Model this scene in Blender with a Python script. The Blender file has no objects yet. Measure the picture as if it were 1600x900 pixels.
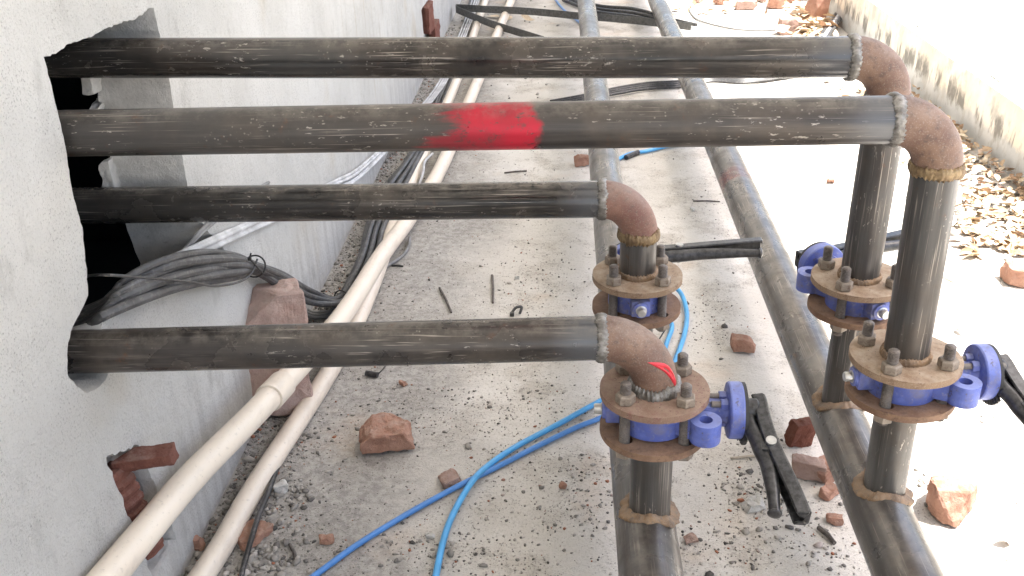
import bpy, bmesh, math, random
import numpy as np
from mathutils import Vector, Matrix, noise as mnoise
from mathutils.geometry import tessellate_polygon
R = math.radians
PI = math.pi
rnd = random.Random(7)
nr = np.random.default_rng(11)
scene = bpy.context.scene
C = scene.collection

# ------------------------------------------------------------------ camera
F, PITCH, YAW, ROLL, CH = 1535.3, 0.4617, -0.0562, -0.0295, 1.3109
fw = Vector((math.sin(YAW) * math.cos(PITCH), math.cos(YAW) * math.cos(PITCH), -math.sin(PITCH)))
rt = fw.cross(Vector((0, 0, 1))).normalized()
up = rt.cross(fw)
rt, up = math.cos(ROLL) * rt + math.sin(ROLL) * up, -math.sin(ROLL) * rt + math.cos(ROLL) * up
CAM = Vector((0, 0, CH))
FZ = -0.1245            # floor level (pipe datum is z = 0; the headers stand on bricks)
WX = -0.791          # face of the building wall
cd = bpy.data.cameras.new('camera')
cam = bpy.data.objects.new('camera', cd)
C.objects.link(cam)
cd.sensor_width = 36
cd.lens = F / 1600 * 36
cd.clip_start = 0.02
cd.clip_end = 500
cam.matrix_world = Matrix(((rt.x, up.x, -fw.x, 0), (rt.y, up.y, -fw.y, 0), (rt.z, up.z, -fw.z, CH), (0, 0, 0, 1)))
scene.camera = cam

# ------------------------------------------------------------------ light
SUN_EL, SUN_AZ = R(68), R(8)          # azimuth measured from +X towards +Y
EXPOSURE = 2.03
SKY = 0.13
SUN = 4.2
w = bpy.data.worlds.new('World')
scene.world = w
w.use_nodes = True
nt = w.node_tree
sky = nt.nodes.new('ShaderNodeTexSky')
sky.sky_type = 'NISHITA'
sky.sun_disc = False
sky.sun_elevation = SUN_EL
sky.sun_rotation = R(90) - SUN_AZ
sky.air_density = 1.0
sky.dust_density = 4.6
sky.ozone_density = 0.35
bg = nt.nodes['Background']
nt.links.new(sky.outputs[0], bg.inputs[0])
bg.inputs[1].default_value = SKY
sd = bpy.data.lights.new('sun', 'SUN')
so = bpy.data.objects.new('sun', sd)
C.objects.link(so)
sd.energy = SUN
sd.angle = R(1.8)
sd.color = (1, .96, .90)
sdir = Vector((math.cos(SUN_AZ) * math.cos(SUN_EL), math.sin(SUN_AZ) * math.cos(SUN_EL), math.sin(SUN_EL)))
so.rotation_euler = sdir.to_track_quat('Z', 'Y').to_euler()
so.location = sdir * 20
vs = scene.view_settings
vs.view_transform = 'Standard'
vs.look = 'None'
vs.gamma = 1
vs.exposure = EXPOSURE
vs.use_curve_mapping = False

# ------------------------------------------------------------------ placing helpers (surveyed pixels -> places)
def ray(px, py):
    return rt * ((px - 800) / F) + up * ((450 - py) / F) + fw
def G(px, py, z=0.0):
    d = ray(px, py)
    return CAM + d * ((FZ + z - CH) / d.z)
def W(px, py, X=WX):
    d = ray(px, py)
    return CAM + d * (X / d.x)
def YP(px, py, Y):
    d = ray(px, py)
    return CAM + d * (Y / d.y)

# ------------------------------------------------------------------ mesh helpers
class MB:
    def __init__(s):
        s.v = []; s.f = []
    def add(s, vs_, fs):
        n = len(s.v)
        s.v.extend([Vector(q) for q in vs_])
        s.f.extend([tuple(i + n for i in f) for f in fs])
        return s
    def merge(s, o, M=None):
        return s.add([(M @ q if M else q) for q in o.v], o.f)

def frames(pts):
    pts = [Vector(p) for p in pts]
    n = len(pts)
    T = []
    for i in range(n):
        a = pts[max(i - 1, 0)]; b = pts[min(i + 1, n - 1)]
        T.append((b - a).normalized())
    u = T[0].orthogonal().normalized()
    out = []
    for i in range(n):
        u = (u - T[i] * u.dot(T[i])).normalized()
        out.append((pts[i], T[i], u, T[i].cross(u)))
    return out

def tube(pts, r, seg=12, caps=True, up0=None, prof=None):
    """round tube (or profile sweep: prof = list of (a,b))"""
    mb = MB()
    fr = frames(pts)
    if up0 is not None:
        u0 = Vector(up0)
        nf = []
        for p, t, u, v in fr:
            uu = (u0 - t * u0.dot(t)).normalized()
            nf.append((p, t, uu, t.cross(uu)))
        fr = nf
    if prof is None:
        prof = [(math.cos(2 * PI * k / seg), math.sin(2 * PI * k / seg)) for k in range(seg)]
    m = len(prof)
    vs_ = []
    for i, (p, t, u, v) in enumerate(fr):
        rr = r[i] if hasattr(r, '__len__') else r
        for a, b in prof:
            vs_.append(p + u * (a * rr) + v * (b * rr))
    fs = []
    n = len(fr)
    for i in range(n - 1):
        for k in range(m):
            a = i * m + k; b = i * m + (k + 1) % m
            fs.append((a, b, b + m, a + m))
    if caps:
        fs.append(tuple(reversed(range(m))))
        fs.append(tuple((n - 1) * m + k for k in range(m)))
    return mb.add(vs_, fs)

def spline(pts, n=8):
    """Catmull-Rom through pts"""
    pts = [Vector(p) for p in pts]
    P = [pts[0] * 2 - pts[1]] + pts + [pts[-1] * 2 - pts[-2]]
    out = []
    for i in range(1, len(P) - 2):
        for k in range(n):
            t = k / n
            a, b, c, d = P[i - 1], P[i], P[i + 1], P[i + 2]
            out.append(0.5 * ((2 * b) + (c - a) * t + (2 * a - 5 * b + 4 * c - d) * t * t + (3 * b - a - 3 * c + d) * t ** 3))
    out.append(pts[-1])
    return out

def lathe(prof, seg=32, M=None, closed=False):
    """prof: (r,z) list, rotated round z"""
    mb = MB()
    vs_ = []
    for k in range(seg):
        a = 2 * PI * k / seg
        for r_, z in prof:
            vs_.append(Vector((r_ * math.cos(a), r_ * math.sin(a), z)))
    m = len(prof)
    fs = []
    for k in range(seg):
        k2 = (k + 1) % seg
        for i in range(m - 1 + (1 if closed else 0)):
            j = (i + 1) % m
            fs.append((k * m + i, k2 * m + i, k2 * m + j, k * m + j))
    if not closed:
        if prof[0][0] > 1e-6:
            fs.append(tuple(k * m for k in reversed(range(seg))))
        if prof[-1][0] > 1e-6:
            fs.append(tuple(k * m + m - 1 for k in range(seg)))
    if M:
        vs_ = [M @ q for q in vs_]
    return mb.add(vs_, fs)

def box(c, s, M=None, bev=0.0):
    mb = MB()
    bm = bmesh.new()
    bmesh.ops.create_cube(bm, size=1)
    for v in bm.verts:
        v.co = Vector((v.co.x * s[0], v.co.y * s[1], v.co.z * s[2]))
    if bev:
        bmesh.ops.bevel(bm, geom=bm.edges[:], offset=bev, segments=2, affect='EDGES', profile=.6)
    bm.verts.index_update()
    vs_ = [v.co + Vector(c) for v in bm.verts]
    if M:
        vs_ = [M @ q for q in vs_]
    mb.add(vs_, [tuple(v.index for v in f.verts) for f in bm.faces])
    bm.free()
    return mb

def plate(outer, holes, z0, z1, bev=0.0012, M=None):
    """flat plate with real holes"""
    mb = MB()
    loops = [outer] + holes
    L3 = [[Vector((p[0], p[1], 0)) for p in lp] for lp in loops]
    tri = tessellate_polygon(L3)
    flat = [p for lp in L3 for p in lp]
    n = len(flat)
    vs_ = [Vector((p.x, p.y, z1)) for p in flat] + [Vector((p.x, p.y, z0)) for p in flat]
    fs = []
    for t in tri:
        a, b, c = (flat[i] for i in t)
        if (b - a).cross(c - a).z < 0:
            t = (t[0], t[2], t[1])
        fs.append(tuple(t))
        fs.append((t[2] + n, t[1] + n, t[0] + n))
    o = 0
    for li, lp in enumerate(L3):
        m = len(lp)
        area = sum(lp[i].x * lp[(i + 1) % m].y - lp[(i + 1) % m].x * lp[i].y for i in range(m))
        ccw = area > 0
        out_ = (li == 0)
        for i in range(m):
            a, b = o + i, o + (i + 1) % m
            q = (a, a + n, b + n, b)
            if ccw != out_:
                q = q[::-1]
            fs.append(q)
        o += m
    if M:
        vs_ = [M @ q for q in vs_]
    return mb.add(vs_, fs)

def circ(r, n=48, cx=0, cy=0, a0=0):
    return [(cx + r * math.cos(a0 + 2 * PI * k / n), cy + r * math.sin(a0 + 2 * PI * k / n)) for k in range(n)]

def link(name, mb, m, parent=None, smooth=True, angle=35, loc=None):
    base = parent_base.get(parent.name, Vector()) if parent else (Vector(loc) if loc is not None else Vector())
    me = bpy.data.meshes.new(name)
    me.from_pydata([tuple(q - base) for q in mb.v], [], mb.f)
    me.update()
    if m:
        me.materials.append(m)
    o = bpy.data.objects.new(name, me)
    C.objects.link(o)
    if parent:
        o.parent = parent
        parent_base[o.name] = base
    else:
        o.location = base
        parent_base[o.name] = base
    if smooth:
        me.polygons.foreach_set('use_smooth', [True] * len(me.polygons))
        me.set_sharp_from_angle(angle=R(angle))
    return o
parent_base = {}

def local(name, mb, m, parent, loc=(0, 0, 0), rot=(0, 0, 0), smooth=True, angle=35):
    """part built in its parent's own space"""
    me = bpy.data.meshes.new(name)
    me.from_pydata([tuple(q) for q in mb.v], [], mb.f)
    me.update()
    if m:
        me.materials.append(m)
    o = bpy.data.objects.new(name, me)
    C.objects.link(o)
    o.parent = parent
    o.location = loc
    o.rotation_euler = rot
    if smooth:
        me.polygons.foreach_set('use_smooth', [True] * len(me.polygons))
        me.set_sharp_from_angle(angle=R(angle))
    return o

def tag(o, label=None, cat=None, group=None, kind=None):
    if label: o['label'] = label
    if cat: o['category'] = cat
    if group: o['group'] = group
    if kind: o['kind'] = kind
    return o

def thing(name, loc, label, cat, group=None, rz=0):
    o = bpy.data.objects.new(name, None)
    C.objects.link(o)
    o.location = loc
    o.rotation_euler = (0, 0, rz)
    o.empty_display_size = .05
    parent_base[o.name] = Vector(loc)
    return tag(o, label, cat, group)

def dup(root, loc, rz, label):
    r = root.copy(); C.objects.link(r)
    r.location = loc; r.rotation_euler = (0, 0, rz); r['label'] = label
    kids = []
    for ch in list(root.children):
        c = ch.copy(); C.objects.link(c); c.parent = r
        kids.append(c)
        for g in ch.children:
            d = g.copy(); C.objects.link(d); d.parent = c
    return r, kids

# ------------------------------------------------------------------ material helpers
class NT:
    def __init__(s, name, rough=.6, metal=0.0, spec=.5):
        s.m = bpy.data.materials.new(name)
        s.m.use_nodes = True
        s.t = s.m.node_tree
        s.b = s.t.nodes['Principled BSDF']
        s.b.inputs['Roughness'].default_value = rough
        s.b.inputs['Metallic'].default_value = metal
        s.b.inputs['Specular IOR Level'].default_value = spec
        s.tc = s.t.nodes.new('ShaderNodeTexCoord')
        s.obj = s.tc.outputs['Object']
    def n(s, ty): return s.t.nodes.new(ty)
    def l(s, a, b): s.t.links.new(a, b)
    def val(s, sock, v):
        if hasattr(v, 'is_linked') or hasattr(v, 'links'): s.l(v, sock)
        else: sock.default_value = v
    def map(s, scale=(1, 1, 1), loc=(0, 0, 0), rot=(0, 0, 0), vec=None):
        m = s.n('ShaderNodeMapping')
        s.l(vec or s.obj, m.inputs[0])
        m.inputs['Scale'].default_value = scale
        m.inputs['Location'].default_value = loc
        m.inputs['Rotation'].default_value = rot
        return m.outputs[0]
    def noise(s, scale, detail=4, rough=.55, vec=None, dist=0):
        m = s.n('ShaderNodeTexNoise')
        s.l(vec or s.obj, m.inputs['Vector'])
        m.inputs['Scale'].default_value = scale
        m.inputs['Detail'].default_value = detail
        m.inputs['Roughness'].default_value = rough
        m.inputs['Distortion'].default_value = dist
        return m.outputs['Fac']
    def vor(s, scale, vec=None, feat='F1', out='Distance', rand=1):
        m = s.n('ShaderNodeTexVoronoi')
        m.feature = feat
        s.l(vec or s.obj, m.inputs['Vector'])
        m.inputs['Scale'].default_value = scale
        m.inputs['Randomness'].default_value = rand
        return m.outputs[out]
    def ramp(s, fac, stops, mode='LINEAR'):
        m = s.n('ShaderNodeValToRGB')
        s.l(fac, m.inputs[0])
        cr = m.color_ramp
        cr.interpolation = mode
        while len(cr.elements) < len(stops): cr.elements.new(.5)
        for e, (p, c) in zip(cr.elements, stops):
            e.position = p
            e.color = (c, c, c, 1) if not hasattr(c, '__len__') else (*c, 1)
        return m.outputs[0]
    def step(s, fac, a, b):
        m = s.n('ShaderNodeMapRange')
        m.interpolation_type = 'SMOOTHSTEP'
        s.l(fac, m.inputs[0])
        m.inputs[1].default_value = a; m.inputs[2].default_value = b
        return m.outputs[0]
    def math(s, op, a, b=0.0, c=0.0, clamp=False):
        m = s.n('ShaderNodeMath')
        m.operation = op; m.use_clamp = clamp
        for k, v in enumerate((a, b, c)): s.val(m.inputs[k], v)
        return m.outputs[0]
    def mix(s, fac, a, b, blend='MIX'):
        m = s.n('ShaderNodeMix')
        m.data_type = 'RGBA'; m.blend_type = blend
        s.val(m.inputs[0], fac)
        for k, v in ((6, a), (7, b)):
            s.val(m.inputs[k], v if not isinstance(v, tuple) else (*v[:3], 1))
        return m.outputs[2]
    def xyz(s, vec=None):
        m = s.n('ShaderNodeSeparateXYZ')
        s.l(vec or s.obj, m.inputs[0])
        return m.outputs
    def island(s):
        return s.n('ShaderNodeNewGeometry').outputs['Random Per Island']
    def orand(s):
        return s.n('ShaderNodeObjectInfo').outputs['Random']
    def bump(s, h, strength=.3, dist=.002, nxt=None):
        m = s.n('ShaderNodeBump')
        s.l(h, m.inputs['Height'])
        m.inputs['Strength'].default_value = strength
        m.inputs['Distance'].default_value = dist
        if nxt: s.l(nxt, m.inputs['Normal'])
        return m.outputs[0]
    def done(s, col=None, rough=None, nrm=None, metal=None):
        if col is not None: s.val(s.b.inputs['Base Color'], (*col, 1) if isinstance(col, tuple) else col)
        if rough is not None: s.val(s.b.inputs['Roughness'], rough)
        if metal is not None: s.val(s.b.inputs['Metallic'], metal)
        if nrm is not None: s.l(nrm, s.b.inputs['Normal'])
        return s.m

# ---- steel pipe with mill scale, lengthwise drawing lines and scratches
def steel(name, axis, dark=(.035, .032, .030), lite=(.105, .099, .094), dust=.5, paint=None, rough=.40, heat=None, stamp=None):
    k = NT(name, metal=.45, spec=.6)
    own = k.obj
    shift = k.n('ShaderNodeVectorMath')          # every pipe gets its own stretch of the pattern
    shift.operation = 'MULTIPLY_ADD'
    k.l(k.orand(), shift.inputs[0])
    shift.inputs[1].default_value = (11.0, 7.0, 13.0)
    k.l(own, shift.inputs[2])
    k.obj = shift.outputs[0]
    st = [38, 38, 38]; st[axis] = 1.1
    sm = [90, 90, 90]; sm[axis] = 4
    vec = k.map(tuple(st)); vec2 = k.map(tuple(sm))
    a = k.noise(1, 5, .6, vec)
    b = k.noise(1, 4, .6, vec2)
    blot = k.noise(9, 6, .62)
    fine = k.noise(160, 4, .65)
    base = k.mix(k.step(a, .34, .66), dark, lite)
    base = k.mix(k.step(blot, .42, .72), base, (.092, .078, .066))
    base = k.mix(k.math('MULTIPLY', k.step(k.noise(2.4, 3, .5, k.map(loc=(2, 7, 4))), .42, .66), .42), base, (.105, .102, .098))
    brown = k.mix(k.step(k.noise(3.3, 4, .6), .48, .72), base, (.062, .046, .037), 'MIX')
    base = k.mix(.55, base, brown)
    # dusty film in streaks and flecks of lime
    film = k.math('MULTIPLY', k.step(b, .50, .72), k.step(k.noise(5, 3), .38, .66))
    base = k.mix(k.math('MULTIPLY', film, dust * .6), base, (.30, .26, .22))
    scr = k.noise(1, 2, .5, k.map(tuple([380 if i != axis else 5 for i in range(3)]), rot=tuple(0.02 if i != axis else 0 for i in range(3))))
    base = k.mix(k.math('MULTIPLY', k.step(scr, .60, .68), k.step(k.noise(7, 3, .5, k.map(loc=(3, 1, 2))), .40, .58)), base, (.32, .285, .25))
    sc2 = [150, 150, 150]; sc2[axis] = 45
    scc = k.step(k.noise(1, 3, .7, k.map(tuple(sc2), loc=(1.7, 2, .4), rot=(.5, .6, .4))), .62, .675)
    base = k.mix(k.math('MULTIPLY', scc, k.step(k.noise(6, 3, .5, k.map(loc=(8, 3, 1))), .48, .60)), base, (.36, .33, .295))
    spk = k.step(k.vor(120), .26, .10)
    base = k.mix(k.math('MULTIPLY', spk, k.math('MULTIPLY', k.step(k.noise(14, 4), .56, .68), .6)), base, (.36, .33, .29))
    rust = k.math('MULTIPLY', k.step(k.noise(22, 6, .7, k.map(loc=(4, 4, 4))), .60, .74), .7)
    base = k.mix(rust, base, (.13, .062, .035))
    if paint:
        x0, x1, x2, x3, colr, strength = paint
        sv = k.noise(1, 6, .62, k.map(tuple([40 if i != axis else 7 for i in range(3)]), loc=(3, 3, 3)))
        axr = k.math('ADD', k.xyz(own)[axis], k.math('MULTIPLY', k.math('SUBTRACT', k.noise(24, 4, .55), .5), .07))
        left = k.step(k.xyz(own)[axis], x0, x1)
        body = k.step(k.math('ADD', k.math('MULTIPLY', sv, .9), k.math('MULTIPLY', left, .62)), .76, .93)
        msk = k.math('MULTIPLY', body, k.step(axr, x3, x2))
        worn = k.math('SUBTRACT', 1.0, k.math('MINIMUM', k.math('ADD', k.math('MULTIPLY', scc, .7), k.math('MULTIPLY', k.step(k.noise(70, 4, .7), .54, .68), .6)), 1.0))
        base = k.mix(k.math('MULTIPLY', k.math('MULTIPLY', msk, worn), strength), base, k.mix(k.step(k.noise(8, 4), .38, .64), colr, tuple(x * .5 + .02 for x in colr)))
    if heat is not None:
        hx = k.math('ABSOLUTE', k.math('SUBTRACT', k.math('ADD', k.xyz(own)[axis], k.math('MULTIPLY', k.noise(20, 3), .03)), heat + .015))
        base = k.mix(k.math('MULTIPLY', k.step(hx, .10, .02), .7), base, (.135, .142, .155))
    if stamp:
        # faint chalky maker's oval, unreadable in the photograph
        X0, Z0 = stamp
        s_ = k.xyz(own)
        dx = k.math('DIVIDE', k.math('SUBTRACT', s_[0], X0), .021)
        dz = k.math('DIVIDE', k.math('SUBTRACT', s_[2], Z0), .0115)
        rr = k.math('SQRT', k.math('ADD', k.math('MULTIPLY', dx, dx), k.math('MULTIPLY', dz, dz)))
        ring = k.math('MULTIPLY', k.step(rr, .78, .88), k.step(rr, 1.08, .98))
        ring = k.math('MULTIPLY', ring, k.step(s_[1], .0, -.004))
        base = k.mix(k.math('MULTIPLY', ring, k.step(k.noise(200, 3), .4, .55)), base, (.36, .36, .36))
    h = k.math('ADD', k.math('MULTIPLY', a, .5), k.math('ADD', k.math('MULTIPLY', fine, .5), k.math('MULTIPLY', blot, .6)))
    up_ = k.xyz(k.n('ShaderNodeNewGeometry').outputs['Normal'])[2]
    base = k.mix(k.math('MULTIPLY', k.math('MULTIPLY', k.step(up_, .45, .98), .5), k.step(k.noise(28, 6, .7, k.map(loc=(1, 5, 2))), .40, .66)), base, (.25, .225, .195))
    nb = k.bump(h, .3, .0015)
    rg = k.math('ADD', rough - .09, k.math('MULTIPLY', k.math('SUBTRACT', blot, .5), .5))
    return k.done(base, rg, nb)

M = {}
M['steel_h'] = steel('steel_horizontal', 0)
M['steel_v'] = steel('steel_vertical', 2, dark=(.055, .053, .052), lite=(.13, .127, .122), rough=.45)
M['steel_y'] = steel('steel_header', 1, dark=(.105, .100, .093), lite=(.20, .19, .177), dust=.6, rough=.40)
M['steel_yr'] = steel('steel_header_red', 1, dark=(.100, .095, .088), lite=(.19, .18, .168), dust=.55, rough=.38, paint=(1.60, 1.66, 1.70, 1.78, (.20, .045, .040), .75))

def rusty(name, c0, c1, c2, dust=(.42, .36, .30), damt=.5, sc=1, rough=.75, pits=False):
    k = NT(name, rough=rough, spec=.35)
    a = k.noise(18 * sc, 6, .62)
    b = k.noise(70 * sc, 6, .7)
    col = k.mix(k.step(a, .35, .65), c0, c1)
    col = k.mix(k.step(b, .48, .72), col, c2)
    up_ = k.n('ShaderNodeNewGeometry').outputs['Normal']
    uz = k.step(k.xyz(up_)[2], .1, .95)
    spk = k.step(k.noise(420, 2, .5), .56, .66)
    d = k.math('MULTIPLY', k.math('MULTIPLY', uz, damt), k.step(k.noise(30, 5, .7), .32, .68))
    col = k.mix(d, col, dust)
    col = k.mix(k.math('MULTIPLY', spk, .25), col, dust)
    hh = k.noise(260, 4, .7)
    if pits:
        pv = k.step(k.vor(150), .17, .10)
        pm = k.math('MULTIPLY', pv, k.step(k.noise(16, 2), .42, .54))
        col = k.mix(pm, col, (.02, .014, .01))
    return k.done(col, None, k.bump(hh, .35, .0012))
M['elbow'] = rusty('rust_elbow', (.150, .088, .066), (.225, .140, .098), (.105, .072, .060), dust=(.42, .36, .31), damt=.38, rough=.56)
M['elbow_red'] = rusty('rust_elbow_red', (.165, .078, .062), (.235, .128, .095), (.13, .085, .068), dust=(.40, .33, .28), damt=.42, rough=.56)
M['flange'] = rusty('rust_flange', (.245, .165, .105), (.32, .23, .16), (.16, .095, .06), dust=(.48, .41, .32), damt=.6, pits=True)
M['flange_low'] = rusty('rust_flange_low', (.185, .108, .070), (.26, .16, .102), (.115, .07, .05), dust=(.34, .25, .19), damt=.35)
M['flange_red'] = rusty('rust_flange_red', (.215, .135, .095), (.275, .185, .140), (.19, .085, .070), dust=(.42, .33, .25), damt=.4, pits=True)
M['nut'] = rusty('nut_steel', (.20, .165, .13), (.29, .245, .20), (.14, .10, .072), damt=.3, rough=.55)
M['stud'] = rusty('stud_steel', (.13, .115, .105), (.20, .18, .165), (.10, .075, .06), damt=.15, rough=.45)
def weldmat(name, c0, c1, c2):
    k = NT(name, rough=.42, spec=.6)
    a = k.noise(40, 6, .65); b = k.noise(120, 5, .7)
    col = k.mix(k.step(a, .38, .62), c0, c1)
    col = k.mix(k.math('MULTIPLY', k.step(b, .5, .68), .7), col, c2)
    return k.done(col, k.math('ADD', .3, k.math('MULTIPLY', b, .35)), k.bump(b, .3, .0015), .55)
M['weld_grey'] = weldmat('weld_grey', (.17, .16, .145), (.34, .33, .31), (.11, .09, .075))
M['weld_rust'] = weldmat('weld_rust', (.17, .115, .065), (.33, .24, .13), (.12, .065, .035))
M['weld_tee'] = rusty('weld_tee', (.17, .115, .075), (.30, .185, .095), (.12, .10, .085), damt=.3, sc=1.6, rough=.6)
def painted(name, c, c2, rough=.42, dirt=.5):
    k = NT(name, rough=rough, spec=.5)
    col = k.mix(k.step(k.noise(35, 5, .6), .4, .65), c, c2)
    col = k.mix(k.math('MULTIPLY', k.step(k.noise(90, 5, .7), .57, .70), dirt), col, (.33, .33, .38))
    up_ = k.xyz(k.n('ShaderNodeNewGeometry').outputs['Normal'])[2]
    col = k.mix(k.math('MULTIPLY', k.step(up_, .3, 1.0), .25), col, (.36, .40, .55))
    chip = k.math('MULTIPLY', k.step(k.noise(55, 5, .7, k.map(loc=(3, 8, 1))), .60, .66), .75)
    col = k.mix(chip, col, (.10, .085, .085))
    grime = k.step(k.noise(22, 6, .7, k.map(loc=(6, 1, 5))), .46, .66)
    col = k.mix(k.math('MULTIPLY', grime, .6), col, (.19, .175, .19))
    return k.done(col, k.math('ADD', rough, k.math('MULTIPLY', grime, .3)), k.bump(k.noise(150, 5, .75), .5, .0014))
M['blue'] = painted('blue_valve_paint', (.085, .12, .40), (.125, .17, .50))
M['blue_worn'] = painted('blue_worn_paint', (.10, .135, .42), (.18, .22, .53), dirt=.95)
def simple(name, c, rough=.5, metal=0.0, var=.15, sc=60, bump=.15):
    k = NT(name, rough=rough, metal=metal)
    n_ = k.noise(sc, 5, .65)
    c2 = tuple(min(1, x * (1 + var) + var * .03) for x in c)
    c1 = tuple(x * (1 - var) for x in c)
    return k.done(k.mix(k.step(n_, .3, .7), c1, c2), None, k.bump(n_, bump, .001))
M['black'] = simple('black_lever_coating', (.028, .028, .029), .30, var=.6, sc=90)
M['zinc'] = simple('zinc_plated', (.55, .55, .54), .32, .8)
M['teeth'] = simple('dark_tooth_rack', (.03, .03, .03), .6)
k = NT('cream_pvc', rough=.35)
col = k.mix(k.step(k.noise(3, 4, .6, k.map((4, 1, 4))), .4, .75), (.78, .695, .585), (.71, .62, .51))
col = k.mix(k.math('MULTIPLY', k.step(k.noise(90, 5, .7), .56, .70), .45), col, (.42, .36, .30))
col = k.mix(k.math('MULTIPLY', k.step(k.noise(14, 5, .68, k.map((1, .35, 1))), .50, .70), .45), col, (.48, .41, .34))
M['pvc'] = k.done(col, None, k.bump(k.noise(12, 3), .1, .002))
def cablemat(name, c, rough=.5):
    k = NT(name, rough=rough)
    col = k.mix(k.step(k.noise(14, 4, .6), .35, .7), c, tuple(x * 1.6 + .015 for x in c))
    col = k.mix(k.math('MULTIPLY', k.step(k.noise(80, 4, .7), .5, .68), .22), col, (.38, .36, .33))
    return k.done(col)
M['cable_grey'] = cablemat('cable_grey', (.050, .050, .051))
M['cable_pale'] = cablemat('cable_pale', (.40, .40, .405))
M['cable_black'] = cablemat('cable_black', (.022, .022, .023), .42)
M['cable_mid'] = cablemat('cable_mid', (.15, .15, .15))
M['blue_tube_a'] = simple('light_blue_tube', (.075, .36, .72), .3, var=.1, sc=20)
M['blue_tube_b'] = simple('mid_blue_tube', (.070, .23, .58), .33, var=.1, sc=20)
M['strap'] = simple('steel_strap', (.11, .11, .105), .5, .3, var=.3)
M['tie'] = simple('black_tie', (.02, .02, .02), .5)
M['rod'] = simple('dark_rod', (.10, .085, .075), .6, .2, var=.4)
M['wood'] = simple('weathered_batten', (.42, .37, .30), .8, var=.3, sc=30)
M['red'] = simple('red_paint', (.60, .028, .042), .38, var=.12, sc=90)
def brickmat(name, c0, c1, c2, dust=(.50, .42, .36)):
    k = NT(name, rough=.9, spec=.2)
    a = k.noise(16, 6, .65); b = k.noise(80, 6, .72); f = k.noise(300, 4, .7)
    col = k.mix(k.step(a, .35, .65), c0, c1)
    col = k.mix(k.math('MULTIPLY', k.step(b, .52, .72), .6), col, c2)
    up_ = k.xyz(k.n('ShaderNodeNewGeometry').outputs['Normal'])[2]
    col = k.mix(k.math('MULTIPLY', k.math('MULTIPLY', k.step(up_, .0, 1.), .4), k.step(k.noise(45, 5, .7), .4, .66)), col, dust)
    return k.done(col, None, k.bump(k.math('ADD', b, k.math('MULTIPLY', f, .6)), 1.0, .006))
M['brick'] = brickmat('brick_orange', (.38, .205, .145), (.46, .275, .205), (.29, .145, .10))
M['brick_pale'] = brickmat('brick_pale', (.38, .255, .21), (.46, .33, .28), (.28, .175, .14))
M['brick_block'] = brickmat('block_pink', (.47, .32, .27), (.55, .41, .36), (.36, .23, .19))
M['brick_dark'] = brickmat('brick_dark', (.15, .055, .038), (.21, .085, .058), (.09, .035, .026), dust=(.28, .16, .12))
M['ribbed'] = brickmat('ribbed_clay', (.175, .070, .052), (.23, .10, .075), (.12, .05, .038), dust=(.40, .31, .26))

# ---- wall plaster
k = NT('wall_plaster', rough=.92, spec=.2)
s_ = k.xyz()
a = k.noise(2.2, 6, .6); b = k.noise(9, 6, .62, k.map((1, 1, .55))); f = k.noise(230, 5, .75); f2 = k.noise(60, 6, .72)
col = k.mix(k.step(a, .35, .68), (.62, .61, .58), (.72, .71, .68))
drip = k.noise(1, 5, .6, k.map((1, 26, 1.6)))
col = k.mix(k.math('MULTIPLY', k.math('MULTIPLY', k.step(drip, .52, .70), k.step(s_[1], 1.7, 2.4)), .38), col, (.45, .39, .28))
lowm = k.step(k.math('ADD', s_[2], k.math('MULTIPLY', k.math('SUBTRACT', k.noise(3.5, 4, .6), .5), .34)), .36, .22)
low = k.mix(k.step(drip, .35, .65), (.50, .485, .46), (.62, .61, .585))
col = k.mix(k.math('MULTIPLY', lowm, .85), col, low)
col = k.mix(k.math('MULTIPLY', k.step(b, .56, .76), .50), col, (.30, .29, .27))
col = k.mix(k.math('MULTIPLY', k.step(f, .52, .68), k.math('ADD', .36, k.math('MULTIPLY', k.step(k.noise(6, 4, .6), .42, .60), .58))), col, (.25, .24, .225))
bs = k.noise(2.6, 3, .5, k.map(loc=(9, 2, 4)))
col = k.mix(k.math('MULTIPLY', k.step(bs, .62, .78), .4), col, (.54, .47, .36))
h = k.math('ADD', k.math('MULTIPLY', f2, .8), k.math('MULTIPLY', f, .6))
M['plaster'] = k.done(col, None, k.bump(k.noise(7, 5, .6), .6, .03, k.bump(h, 1.0, .009)))
k = NT('reveal_mortar', rough=.95, spec=.15)
f = k.noise(130, 5, .7); f2 = k.noise(30, 5, .6)
col = k.mix(k.step(f2, .35, .65), (.50, .495, .475), (.60, .59, .565))
col = k.mix(k.math('MULTIPLY', k.step(f, .58, .7), .5), col, (.22, .21, .2))
M['mortar'] = k.done(col, None, k.bump(k.math('ADD', f, f2), .7, .005))
M['dark_room'] = simple('dark_interior', (.012, .014, .016), .9)

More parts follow.
